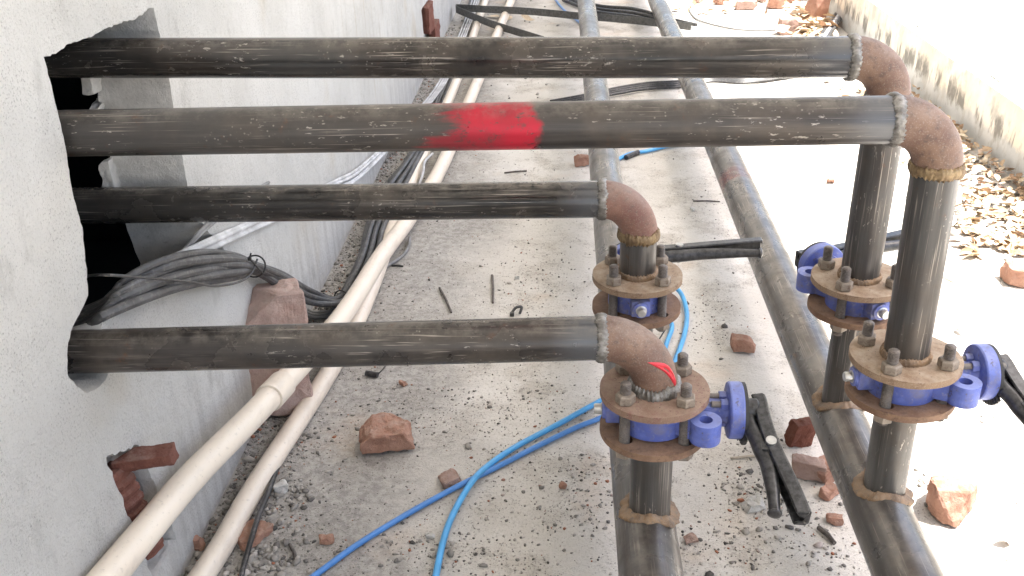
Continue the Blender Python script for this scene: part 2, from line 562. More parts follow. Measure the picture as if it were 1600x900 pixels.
# ---- floor concrete
k = NT('floor_concrete', rough=.88, spec=.25)
s_ = k.xyz()
a = k.noise(1.7, 6, .62); b = k.noise(7, 7, .65); c_ = k.noise(40, 6, .7); f = k.noise(190, 5, .7)
col = k.mix(k.step(a, .36, .66), (.57, .545, .50), (.66, .64, .605))
col = k.mix(k.math('MULTIPLY', k.step(b, .47, .66), .6), col, (.45, .415, .365))
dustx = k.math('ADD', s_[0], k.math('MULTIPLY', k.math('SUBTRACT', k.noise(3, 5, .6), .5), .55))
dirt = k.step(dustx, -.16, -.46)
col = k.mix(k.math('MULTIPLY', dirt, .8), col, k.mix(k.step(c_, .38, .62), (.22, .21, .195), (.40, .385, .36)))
pd = k.math('MULTIPLY', k.step(c_, .52, .66), k.step(b, .46, .60))
col = k.mix(k.math('MULTIPLY', pd, .7), col, (.27, .25, .225))
col = k.mix(k.math('MULTIPLY', k.step(f, .555, .66), k.math('ADD', .26, k.math('MULTIPLY', k.step(b, .42, .57), .7))), col, (.13, .12, .11))
col = k.mix(k.math('MULTIPLY', k.step(k.noise(4.1, 4, .55, k.map(loc=(5, 6, 1))), .58, .74), .35), col, (.60, .47, .36))
h = k.math('ADD', k.math('MULTIPLY', c_, .9), k.math('MULTIPLY', f, .45))
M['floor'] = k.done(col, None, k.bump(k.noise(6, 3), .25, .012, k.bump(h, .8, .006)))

# ---- parapet
k = NT('parapet_plaster', rough=.85, spec=.2)
s_ = k.xyz()
n1 = k.noise(5, 6, .62); n2 = k.noise(14, 6, .66); st = k.noise(1, 5, .65, k.map((8, 9, 2.2)))
hz = k.math('ADD', s_[2], k.math('MULTIPLY', k.math('SUBTRACT', n2, .5), .16))
paint_ = k.mix(k.step(n1, .35, .65), (.70, .645, .545), (.76, .73, .67))
bare = k.mix(k.step(n1, .4, .6), (.50, .515, .52), (.58, .59, .59))
col = k.mix(k.step(hz, .095, .135), bare, paint_)
col = k.mix(k.math('MULTIPLY', k.step(st, .47, .56), k.math('MULTIPLY', k.step(hz, .07, .12), k.step(hz, .22, .15))), col, (.23, .225, .21))
col = k.mix(k.math('MULTIPLY', k.step(k.noise(11, 6, .7, k.map((1, 1, .6), loc=(3, 3, 3))), .53, .62), .55), col, (.42, .41, .385))
M['parapet'] = k.done(col, None, k.bump(n2, .4, .004))
k = NT('lime_coping', rough=.85)
col = k.mix(k.math('MULTIPLY', k.step(k.noise(3.1, 6, .7), .50, .64), k.step(k.noise(40, 5, .7), .42, .58)), (.78, .77, .74), (.20, .22, .19))
M['coping'] = k.done(col, None, k.bump(k.noise(30, 5), .3, .004))
k = NT('grit', rough=.92, spec=.2)
M['grit'] = k.done(k.ramp(k.island(), [(0, (.08, .076, .07)), (.16, (.17, .16, .15)), (.5, (.29, .275, .25)), (.80, (.42, .395, .36)), (.93, (.46, .43, .40)), (.96, (.34, .15, .095)), (1, (.36, .17, .11))]), None, k.bump(k.noise(300, 3), .4, .002))
k = NT('dry_leaf', rough=.7, spec=.3)
lc = k.ramp(k.island(), [(0, (.30, .20, .13)), (.3, (.50, .37, .25)), (.6, (.64, .53, .38)), (.85, (.74, .66, .52)), (1, (.40, .22, .15))])
M['leaf'] = k.done(k.mix(k.step(k.noise(60, 4), .4, .7), lc, k.mix(.4, lc, (.16, .09, .05))))
k = NT('shade_slab_concrete', rough=.9)
M['slab'] = k.done(k.mix(k.noise(3, 5), (.46, .45, .43), (.56, .55, .53)))  # concrete of the added sun-blocking slab, out of view

def chunk(dims, seed, cuts=4, res=5, rough=.006, M4=None, freq=18, planes=None):
    """broken brick: subdivided box, chipped by planes, roughened"""
    rr = random.Random(seed)
    bm = bmesh.new()
    bmesh.ops.create_cube(bm, size=1)
    for v in bm.verts:
        v.co = Vector((v.co.x * dims[0], v.co.y * dims[1], v.co.z * dims[2]))
    pl = planes or []
    for i in range(cuts):
        n_ = Vector((rr.uniform(-1, 1), rr.uniform(-1, 1), rr.uniform(-.5, 1))).normalized()
        ext = abs(n_.x) * dims[0] / 2 + abs(n_.y) * dims[1] / 2 + abs(n_.z) * dims[2] / 2
        pl.append((n_ * ext * rr.uniform(.55, .80), n_))
    for p_, n_ in pl:
        g = bmesh.ops.bisect_plane(bm, geom=bm.verts[:] + bm.edges[:] + bm.faces[:], plane_co=p_, plane_no=n_, clear_outer=True)
        ed = [e for e in g['geom_cut'] if isinstance(e, bmesh.types.BMEdge)]
        if ed:
            try: bmesh.ops.holes_fill(bm, edges=ed)
            except Exception: pass
    bmesh.ops.bevel(bm, geom=bm.edges[:], offset=min(dims) * .035, segments=1, affect='EDGES')
    bmesh.ops.triangulate(bm, faces=bm.faces[:])
    big = max(dims) / res
    for it in range(4):
        le = [e for e in bm.edges if e.calc_length() > big]
        if not le: break
        bmesh.ops.subdivide_edges(bm, edges=le, cuts=1)
        bmesh.ops.triangulate(bm, faces=[f for f in bm.faces if len(f.verts) > 3])
    bm.normal_update()
    off = Vector((seed * 3.1, seed * 1.7, seed * .9))
    for v in bm.verts:
        d = mnoise.noise(v.co * freq + off) * rough * 1.0 + mnoise.noise(v.co * freq * 2.7 + off) * rough * .8 + mnoise.noise(v.co * freq * 6.5 + off) * rough * .35
        v.co += v.normal * d
    bm.verts.index_update()
    mb = MB()
    vs_ = [v.co.copy() for v in bm.verts]
    zmin = min(q.z for q in vs_)
    vs_ = [q - Vector((0, 0, zmin)) for q in vs_]
    if M4: vs_ = [M4 @ q for q in vs_]
    mb.add(vs_, [tuple(v.index for v in f.verts) for f in bm.faces])
    bm.free()
    return mb

# ================================================================== SETTING
FL_ = MB().add([(-60, -60, FZ), (60, -60, FZ), (60, 60, FZ), (-60, 60, FZ)], [(0, 1, 2, 3)])
tag(link('floor', FL_, M['floor'], smooth=False), kind='structure')

# ---- building wall with the chased opening
def jag(poly, step=.012, amp=.0035, seed=1):
    rr = random.Random(seed)
    out = []
    n = len(poly)
    for i in range(n):
        a = Vector(poly[i]).to_2d() if len(poly[i]) > 2 else Vector(poly[i]); b = Vector(poly[(i + 1) % n])
        m = max(1, int((b - a).length / step))
        for q in range(m):
            p = a.lerp(b, q / m)
            out.append((p.x + rr.uniform(-amp, amp), p.y + rr.uniform(-amp, amp)))
    return out
opening = [(1.475, 0.977), (1.924, 0.965), (1.935, 0.839), (1.929, 0.664), (1.932, 0.593), (1.951, 0.516)] + [tuple(W(*q).yz) for q in ((352, 394), (300, 422), (250, 442), (205, 462), (172, 480), (160, 500), (158, 530), (170, 560), (168, 588), (158, 606), (136, 616), (117, 604))] + [(1.313, 0.501), (1.327, 0.532), (1.353, 0.561), (1.397, 0.568), (1.432, 0.588), (1.451, 0.631), (1.469, 0.697), (1.464, 0.758), (1.469, 0.812), (1.476, 0.899)]
op = jag(opening, .009, .0016, 3)
op = [(y + .006 * mnoise.noise(Vector((y * 14, z * 14, 2))) , z + .006 * mnoise.noise(Vector((y * 14, z * 14, 9)))) for y, z in op]
chase1 = jag([(1.362, 0.304), (1.478, 0.252), (1.545, -0.027), (1.42, -0.027)], .012, .004, 5)
chase2 = jag([(5.694, 0.248), (6.154, 0.248), (6.351, -0.059), (5.76, -0.059)], .02, .006, 6)
outer = [(-6, FZ - .2), (14, FZ - .2), (14, 3.2), (-6, 3.2)]
loops = [outer, op, chase1, chase2]
wall = MB()
L3 = [[Vector((p[0], p[1], 0)) for p in lp] for lp in loops]
tri = tessellate_polygon(L3)
flat = [p for lp in L3 for p in lp]
fs = []
for t in tri:
    a_, b_, c_ = (flat[i] for i in t)
    fs.append(tuple(t) if (b_ - a_).cross(c_ - a_).z > 0 else (t[0], t[2], t[1]))
wall.add([(WX, p.x, p.y) for p in flat], fs)
wt = thing('plastered_wall', (WX, 1.5, FZ), 'pale rough plastered wall on the left with a square opening for the black pipes', 'wall')
link('wall_face', wall, M['plaster'], wt, smooth=False)
def reveal(lp, depth, cy, cz, grow, seed, back=False, rim=.006, drop=0):
    rr = random.Random(seed)
    n = len(lp)
    mb = MB()
    nl = 7
    for j in range(nl + 1):
        t = j / nl
        for i, (y, z) in enumerate(lp):
            dv = Vector((y - cy, z - cz)).normalized()
            o = -rim * min(1, t * nl) * .6 + grow * t
            jit = mnoise.noise(Vector((y * 40, z * 40, t * 6 + seed))) * .004 * (t > 0)
            if t == 1: jit *= 5
            drop_ = drop * t * min(1, max(0, (.60 - z) / .06)) * min(1, max(0, (y - 1.42) / .1))
            mb.v.append(Vector((WX - depth * t - (.002 if j == 1 else 0), y + dv.x * (o + jit), z + dv.y * (o + jit) - drop_)))
    for j in range(nl):
        for i in range(n):
            a_ = j * n + i; b_ = j * n + (i + 1) % n
            mb.f.append((a_, a_ + n, b_ + n, b_))
    if back:
        mb.f.append(tuple(nl * n + i for i in range(n)))
    return mb
link('opening_reveal', reveal(op, .15, 1.69, .70, 0.0, 1, drop=.13), M['mortar'], wt, angle=50)
link('chase_reveal', reveal(chase1, .045, 1.456, .116, 0, 2, True, .002), M['mortar'], wt)
link('chase_reveal', reveal(chase2, .03, 6.0, .09, 0, 3, True, .002), M['mortar'], wt)
# dark room behind the opening
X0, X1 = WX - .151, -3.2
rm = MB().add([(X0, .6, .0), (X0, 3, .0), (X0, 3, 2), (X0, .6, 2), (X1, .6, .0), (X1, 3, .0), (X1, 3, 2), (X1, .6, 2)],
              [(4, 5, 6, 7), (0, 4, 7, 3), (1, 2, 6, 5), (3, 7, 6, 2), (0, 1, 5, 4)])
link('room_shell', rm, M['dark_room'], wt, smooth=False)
# brick edge showing at the inner lip of the far jamb
for i, (z0, z1, dx) in enumerate(((.545, .66, .012), (.675, .79, .006), (.80, .93, .010))):
    bx_ = chunk((.022, .045, z1 - z0), 80 + i, 3, 9, .006)
    o_ = link('jamb_brick', MB().merge(bx_, Matrix.Translation((WX - .156, 1.934 - dx, z0))), M['mortar'], wt)
# slab added overhead out of view to block the sun: shades the floor up to the right-hand header
SH = 3.05
EDGE = .71 + (SH - FZ) / math.tan(SUN_EL) * math.cos(SUN_AZ)   # its shadow ends along the right-hand header
link('unseen_shade_slab', box(((EDGE + WX - .3) / 2, 3, SH + .08), (EDGE - WX + .3, 22, .16)), M['slab'], wt, smooth=False)
# exposed ribbed clay bricks in the two chases
def ribbed_strip(y0, z0, y1, z1, wd, out, n):
    mb = MB()
    prof = []
    for i in range(n * 4 + 1):
        t = i / (n * 4)
        ph = (i % 4)
        prof.append((t, .0045 if ph in (1, 2) else 0))
    for t, d in prof:
        for s in range(7):
            q = s / 6
            y = y0 + (y1 - y0) * t + wd * q
            z = z0 + (z1 - z0) * t - .018 * q * (1 if q < 2 else 0)
            edge = .006 if s in (0, 6) else 0
            mb.v.append(Vector((WX + out + d - edge + mnoise.noise(Vector((y * 50, z * 50, 1))) * .003, y, z)))
    for i in range(len(prof) - 1):
        for s in range(6):
            a_ = i * 7 + s
            mb.f.append((a_, a_ + 1, a_ + 8, a_ + 7))
    # side skirts back into the wall
    for s in (0, 6):
        base = len(mb.v)
        for i in range(len(prof)):
            q = mb.v[i * 7 + s].copy(); q.x = WX - .044
            mb.v.append(q)
        for i in range(len(prof) - 1):
            a_, b_ = i * 7 + s, (i + 1) * 7 + s
            f_ = (a_, b_, base + i + 1, base + i)
            mb.f.append(f_ if s == 0 else f_[::-1])
    for i, rev in ((0, 0), (len(prof) - 1, 1)):
        base = len(mb.v)
        for s in range(7):
            q = mb.v[i * 7 + s].copy(); q.x = WX - .044
            mb.v.append(q)
        for s in range(6):
            f_ = (i * 7 + s, i * 7 + s + 1, base + s + 1, base + s)
            mb.f.append(f_[::-1] if rev == 0 else f_)
    return mb

rs = link('ribbed_clay_brick', ribbed_strip(1.378, 0.253, 1.441, 0.005, .072, -.008, 9), M['ribbed'], wt, angle=25)
tag(rs, 'dark red ribbed clay strip set upright in the wall')
st_ = chunk((.105, .046, .032), 21, 3, 12, .004)
Mx = Matrix.Translation((WX + .028, 1.443, 0.224)) @ Matrix.Rotation(R(-4), 4, 'Y') @ Matrix.Rotation(R(8), 4, 'Z')
st2 = MB().merge(st_, Mx)
tag(link('clay_brick_stub', st2, M['ribbed'], wt, angle=40), 'broken red brick end sticking out of the wall')
for Mx, d_, sd_ in ((Matrix.Translation((WX + .006, 5.891, 0.084)), (.05, .24, .15), 31), (Matrix.Translation((WX + .008, 6.132, -0.037)), (.05, .26, .12), 32)):
    tag(link('clay_brick_stub', MB().merge(chunk(d_, sd_, 2, 7, .008), Mx), M['ribbed'], wt), 'broken red brick flush with the far part of the wall')

# ---- parapet on the right
pt = thing('parapet_wall', (1.86, 4, FZ), 'low parapet on the right with flaking tan plaster and sunlit white top', 'parapet')
def PX(y): return 1.831 + (y - 3.72) * .018
pr = MB()
ys = [-3 + i * .25 for i in range(70)]
for y in ys:
    for (dx, z) in ((0, FZ - .02), (.004, FZ + .11), (.010, FZ + .257), (.014, FZ + .271), (.062, FZ + .274), (.062, FZ - .02)):
        pr.v.append(Vector((PX(y) + dx + (.004 * mnoise.noise(Vector((y * 2, z * 9, 0)))), y, z + .004 * mnoise.noise(Vector((y * 3, 5, 0))))))
for i in range(len(ys) - 1):
    for j in range(5):
        a_ = i * 6 + j
        pr.f.append((a_, a_ + 6, a_ + 7, a_ + 1))
link('upstand', pr, M['parapet'], pt, smooth=True, angle=40)
cp = MB()
for y in ys:
    for (dx, z) in ((.076, FZ - .02), (.076, FZ + .270), (.080, FZ + .275), (1.2, FZ + .286), (6.0, FZ + .286), (6.0, FZ - .02)):
        cp.v.append(Vector((PX(y) + dx, y, z)))
for i in range(len(ys) - 1):
    for j in range(5):
        a_ = i * 6 + j
        cp.f.append((a_, a_ + 6, a_ + 7, a_ + 1))
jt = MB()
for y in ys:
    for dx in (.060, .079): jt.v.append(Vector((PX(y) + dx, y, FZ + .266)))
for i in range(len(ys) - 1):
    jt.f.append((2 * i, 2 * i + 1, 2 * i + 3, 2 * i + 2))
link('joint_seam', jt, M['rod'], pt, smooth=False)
link('coping', cp, M['coping'], pt, smooth=False)

# ================================================================== PIPEWORK
RH, RR = .05715, .03805
# risers
RIS = {'A': (.1615, 1.465), 'B': (.1607, 1.8887), 'C': (.6085, 1.530), 'D': (.6080, 1.8405)}
TILT = {'A': (-.0033, 0), 'B': (.0011, 0), 'C': (-.0109, 0), 'D': (.0138, 0)}
ZTOP = {'A': .386, 'B': .403, 'C': .413, 'D': .416}      # upper face of top flange
ZLOW = {'A': .308, 'B': .331, 'C': .344, 'D': .354}      # upper face of lower flange
FT = .0125
def rp(n, z):
    return Vector((RIS[n][0] + TILT[n][0] * (z - .3), RIS[n][1], z))
def ringbead(c, ax, rad, br, n=150, ripples=46, seed=0, flat=1.0):
    """weld bead round a pipe, with overlapping ripples"""
    ax = Vector(ax).normalized()
    u = ax.orthogonal().normalized(); v = ax.cross(u)
    mb = MB(); S = 10
    for i in range(n):
        th = 2 * PI * i / n
        e = u * math.cos(th) + v * math.sin(th)
        wob = mnoise.noise(Vector((math.cos(th) * 2.2, math.sin(th) * 2.2, seed))) 
        wid = 1 + .30 * wob
        for s in range(S):
            ph = 2 * PI * s / S
            saw = ((th * ripples / (2 * PI) + .55 * abs(math.sin(ph / 1))) % 1.0)
            r_ = br * wid * (1 + .42 * (saw - .5)) * (1 + .16 * mnoise.noise(Vector((th * 7, ph, seed + 4))))
            mb.v.append(Vector(c) + e * (rad + r_ * .62 * math.cos(ph) * flat) + ax * (r_ * 1.15 * math.sin(ph) + br * .35 * mnoise.noise(Vector((th * 1.7, seed, 2)))))
    for i in range(n):
        for s in range(S):
            a_ = i * S + s; b_ = i * S + (s + 1) % S
            c2 = ((i + 1) % n) * S
            mb.f.append((a_, c2 + s, c2 + (s + 1) % S, b_))
    return mb
def saddle(n, hx, hz, seed):
    mb = MB(); N_ = 120; S = 10
    x0, y0 = rp(n, .12).x, RIS[n][1]
    pts = []
    for i in range(N_):
        th = 2 * PI * i / N_
        x = x0 + (RR + .004) * math.cos(th); y = y0 + (RR + .004) * math.sin(th)
        dx = min(RH * .98, abs(x - hx))
        z = hz + math.sqrt(RH * RH - dx * dx)
        pts.append((Vector((x, y, z)), Vector((math.cos(th), math.sin(th), 0)), th))
    for p, e, th in pts:
        for s in range(S):
            ph = 2 * PI * s / S
            saw = (th * 30 / (2 * PI) + .4 * abs(math.sin(ph))) % 1
            r_ = .0118 * (1 + .10 * (saw - .5) + .55 * mnoise.noise(Vector((math.cos(th) * 2.4, math.sin(th) * 2.4, seed + ph * .25))) + .20 * mnoise.noise(Vector((th * 5, seed, ph))))
            mb.v.append(p + e * (r_ * (1.25 if math.cos(ph) > 0 else .7) * math.cos(ph)) + Vector((0, 0, r_ * .72 * math.sin(ph) - .004 * (math.cos(ph) > .3))))
    for i in range(N_):
        for s in range(S):
            a_ = i * S + s; b_ = i * S + (s + 1) % S; c2 = ((i + 1) % N_) * S
            mb.f.append((a_, c2 + s, c2 + (s + 1) % S, b_))
    return mb
BOLT_R = .0720
BANG = {'A': R(-3), 'B': R(-2), 'C': R(8), 'D': R(6)}
def flange_mb(c, rot, rad, thick, hole_shift=.0022):
    holes = []
    for q in range(4):
        a_ = rot + PI / 4 + q * PI / 2
        holes.append(circ(.0125, 16, BOLT_R * math.cos(a_) + hole_shift, BOLT_R * math.sin(a_) + hole_shift * .5))
    o = circ(rad, 72)
    mb = plate(o, holes, -thick, 0)
    for v in mb.v:
        e = Vector((v.x, v.y)).length
        if e > rad * .95:
            j = mnoise.noise(Vector((v.x * 30, v.y * 30, v.z * 60))) * .0008
            v.x *= 1 + j / rad; v.y *= 1 + j / rad
        v += Vector(c)
    return mb
def header(name, label, x_at, zc, dxdy, risers, mat_, y0=-.9, y1=9.5):
    t = thing(name, (x_at(1.6), 1.6, 0), label, 'pipe', 'steel header pipes along the floor')
    pts = [Vector((x_at(y), y, zc(y))) for y in np.linspace(y0, y1, 40)]
    link('pipe_run', tube(pts, RH, 48), mat_, t)
    for n in risers:
        link('riser', tube([rp(n, zc(RIS[n][1])), rp(n, ZLOW[n] - FT + .001)], RR, 40, False), M['steel_v'], t)
        link('saddle_weld', saddle(n, x_at(RIS[n][1]), zc(RIS[n][1]), hash(n) % 7 if 0 else ord(n)), M['weld_tee'], t, angle=60)
        link('flange', flange_mb(rp(n, ZLOW[n]), BANG[n], .0945, FT), M['flange_low'], t)
        link('flange_weld', ringbead(rp(n, ZLOW[n] - FT - .002), (0, 0, 1), RR, .006, seed=ord(n)), M['weld_tee'], t, angle=60)
    return t
header('header_pipe', 'left dusty grey header pipe running along the floor with two short risers', lambda y: .1565 + (y - 1.5) * .003, lambda y: .0735 + (y - 1.5) * .004, 0, 'AB', M['steel_y'])
header('header_pipe', 'right grey header pipe with a red paint smear running along the sunlit edge', lambda y: .604 + (y - 1.5) * .010, lambda y: .0745 - (y - 1.5) * .004, 0, 'CD', M['steel_yr'])

for n_, px_, y_ in (('L', .157, .95), ('R', .606, .95)):
    for lv in range(2):
        o_ = link('support_brick', chunk((.085, .085, .068), 70 + lv + ord(n_), 1, 8, .004), M['brick'], angle=28)
        o_.location = (px_, y_, FZ + .068 * lv)
        o_.rotation_euler = (0, 0, R(4 * lv))
        tag(o_, ('upper' if lv else 'lower') + ' brick of the prop hidden under the ' + ('left' if n_ == 'L' else 'right') + ' header pipe', 'brick')
def elbow(a, bdir_h, R_, n=18):
    """a: riser axis point at elbow bottom; curves from +Z into -X"""
    pts = []
    for i in range(n + 1):
        t = PI / 2 * i / n
        pts.append(a + Vector((-R_ + R_ * math.cos(t), 0, R_ * math.sin(t))))
    return pts
def branch(n, label, y_in, z_in, R_, zel, mat_h, weld1, weld2, elm, name='branch_pipe'):
    base = rp(n, ZTOP[n])
    t = thing(name, base, label, 'pipe', 'black branch pipes coming out of the wall')
    a_ = rp(n, zel)
    ep = elbow(a_, None, R_)
    end = ep[-1]
    link('flange', flange_mb(rp(n, ZTOP[n]), BANG[n], .0950, FT, .0), M['flange_red'] if n == 'A' else M['flange'], t)
    if zel - ZTOP[n] > .02:
        link('riser', tube([rp(n, ZTOP[n] - .002), a_], RR, 44, False), M['steel_v'], t)
    link('elbow', tube(ep, RR + .0012, 44, False), elm, t)
    far = Vector((WX - .42, y_in, z_in))
    pts = [end.lerp(far, i / 30) for i in range(31)]
    link('pipe_run', tube(pts, RR, 48), mat_h, t)
    ax = (far - end).normalized()
    link('weld_bead', ringbead(end, ax, RR, .0080, seed=ord(n), ripples=32), weld1, t, angle=60)
    if zel - ZTOP[n] > .02:
        link('weld_bead', ringbead(a_, (0, 0, 1), RR, .0088 if n != 'B' else .0105, seed=ord(n) + 9, ripples=34), weld2, t, angle=60)
    link('flange_weld', ringbead(rp(n, ZTOP[n] + .003), (0, 0, 1), RR + .001, .0075 if n != 'A' else .0135, seed=ord(n) + 5, ripples=36), weld2 if n == 'A' else M['weld_tee'], t, angle=60)
    return t, ep
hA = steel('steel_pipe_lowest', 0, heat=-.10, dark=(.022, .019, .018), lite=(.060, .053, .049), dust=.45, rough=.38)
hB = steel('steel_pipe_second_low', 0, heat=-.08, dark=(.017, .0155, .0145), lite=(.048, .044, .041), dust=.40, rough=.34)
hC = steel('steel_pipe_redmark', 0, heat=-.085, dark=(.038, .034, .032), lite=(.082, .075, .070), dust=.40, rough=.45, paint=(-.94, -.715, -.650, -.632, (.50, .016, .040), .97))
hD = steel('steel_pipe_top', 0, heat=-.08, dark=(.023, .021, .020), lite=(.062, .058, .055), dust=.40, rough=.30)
tA, epA = branch('A', 'lowest and nearest black pipe from the wall, its elbow marked with red paint', 1.4254, .4717, .094, .391, hA, M['weld_grey'], M['weld_grey'], M['elbow'])
tB, epB = branch('B', 'third black pipe down, with a reddish elbow dropping onto a short riser', 1.8766, .572, .078, .494, hB, M['weld_grey'], M['weld_rust'], M['elbow_red'])
tC, epC = branch('C', 'second black pipe down, with a bright red paint patch at its middle', 1.5255, .8367, .080, .762, hC, M['weld_grey'], M['weld_rust'], M['elbow'])
tD, epD = branch('D', 'topmost and farthest black pipe coming out of the wall into a rust elbow', 1.872, .886, .078, .789, hD, M['weld_grey'], M['weld_grey'], M['elbow'])
# red diamond painted on the lowest elbow (a thick blob of paint)
def elbow_patch():
    mb = MB()
    a_ = rp('A', .391); Rb = .094
    def P(t, ph, off):
        c = a_ + Vector((-Rb + Rb * math.cos(t), 0, Rb * math.sin(t)))
        rad = Vector((math.cos(t), 0, math.sin(t)))
        e = rad * math.cos(ph) + Vector((0, -1, 0)) * math.sin(ph)
        return c + e * (RR + .0012 + off)
    c0 = (R(20), R(44))
    out = [(-16, -12), (-10, -2), (2, 11), (14, 27), (22, 34), (17, 20), (10, 2), (4, -8), (-6, -16), (-14, -20)]
    inn = [(-1, -1), (2, 4), (6, 9), (8, 12), (6, 6), (2, 0)]
    # strip between outlines, resampled by angle
    def res(poly, n):
        L = []
        for i in range(len(poly)):
            p, q = Vector(poly[i]), Vector(poly[(i + 1) % len(poly)])
            for k_ in range(4): L.append(p.lerp(q, k_ / 4))
        return [L[int(i * len(L) / n)] for i in range(n)]
    O = res(out, 40); I = res(inn, 40)
    mid = [o.lerp(i, .5) for o, i in zip(O, I)]
    for ring, off in ((O, .0002), ([o.lerp(i, .25) for o, i in zip(O, I)], .0016), (mid, .0020), (I, .0003)):
        for q in ring:
            mb.v.append(P(c0[0] + R(q.x), c0[1] + R(q.y), off))
    for j in range(3):
        for i in range(40):
            a2 = j * 40 + i; b2 = j * 40 + (i + 1) % 40
            mb.f.append((a2, b2, b2 + 40, a2 + 40))
    return mb
link('paint_mark', elbow_patch(), M['red'], tA)

# ---- butterfly valves (built once along +X neck, copied)
def extr(outline, z0, z1, holes=None, bev=0):
    return plate(outline, holes or [], z0, z1)
VH = .0270   # half height of the wafer body
vroot = thing('butterfly_valve', (0, 0, 0), '', 'valve', 'blue butterfly valves bolted between flanges')
# body ring with two lugs beside the neck
Rb = .0605
N_ = 96
def body_mesh(sg):
    b_ = MB().merge(plate(circ(Rb, 72), [circ(.036, 48)], -VH, VH))
    a_ = R(sg * 36)
    # the lug: tapering web from the ring plus a round eye with a through hole
    c = Vector((.103 * math.cos(a_), .103 * math.sin(a_)))
    b_.merge(plate(circ(.0265, 36, c.x, c.y), [circ(.0115, 24, c.x, c.y)], -VH * .74, VH * .74))
    Mx = Matrix.Rotation(a_, 4, 'Z')
    b_.merge(plate([(.050, -.021), (.0835, -.0165), (.0835, .0165), (.050, .021)], [], -VH * .72, VH * .72, M=Mx))
    return b_
local('valve_body', body_mesh(-1), M['blue'], vroot, angle=40)
bodyD = body_mesh(1)
seat = lathe([(.0365, -VH - .0015), (.052, -VH - .0015), (.052, VH + .0015), (.0365, VH + .0015)], 48, closed=True)
local('rubber_seat', seat, M['cable_black'], vroot)
RX = Matrix.Rotation(PI / 2, 4, 'Y')     # z -> x
bs_ = MB().merge(box((-.070, 0, 0), (.030, .040, .036), None, .004))
bs_.merge(lathe([(.0, 0), (.0175, 0), (.0175, .006), (.012, .007)], 28, Matrix.Translation((-.084, 0, 0)) @ Matrix.Rotation(-PI / 2, 4, 'Y')))
local('stem_boss', bs_, M['blue_worn'], vroot)
pin = lathe([(.0115, 0), (.0115, .002), (.0092, .003), (.0092, .013), (.0078, .0155), (0, .0158)], 22, Matrix.Translation((-.0895, 0, 0)) @ Matrix.Rotation(-PI / 2, 4, 'Y'))
local('stem_pin', pin, M['zinc'], vroot)
nk = MB().merge(lathe([(.022, .052), (.0215, .070), (.0205, .085), (.0205, .122), (.025, .130)], 32, RX))
nk.merge(box((.080, 0, 0), (.040, .036, .034), None, .004))
local('valve_neck', nk, M['blue_worn'], vroot)
# notch plate: thick blue disc with a rim
pl_ = lathe([(.0, .127), (.044, .127), (.0490, .1285), (.0505, .131), (.0505, .150), (.0490, .1525), (.0, .1525)], 56, RX)
local('notch_plate', pl_, M['blue'], vroot, angle=30)
# toothed quadrant under the plate
tm = MB()
for q in range(9):
    a_ = R(-150 + q * 9)
    Mx = Matrix.Translation((.155, 0, 0)) @ Matrix.Rotation(a_, 4, 'X')
    tm.merge(box((0, .0545, 0), (.006, .012, .005), Mx, .001))
arc = []
tm.merge(lathe([(.030, .1525), (.0495, .1525), (.0495, .1580), (.030, .1580)], 48, RX, closed=True))
local('tooth_rack', tm, M['teeth'], vroot)
for (yy, zz) in ((-.013, .020), (.013, .020), (.0, -.024)):
    bt = local('plate_bolt', lathe([(.0055, .098), (.0055, .114), (.0052, .115)], 14, Matrix.Translation((0, yy, zz)) @ RX), M['stud'], vroot)
    local('plate_nut', lathe([(.0, .114), (.0098, .114), (.0104, .1155), (.0104, .1255), (.0098, .1265), (0, .1265)], 6, Matrix.Translation((0, yy, zz)) @ RX), M['blue_worn'], bt, angle=20)
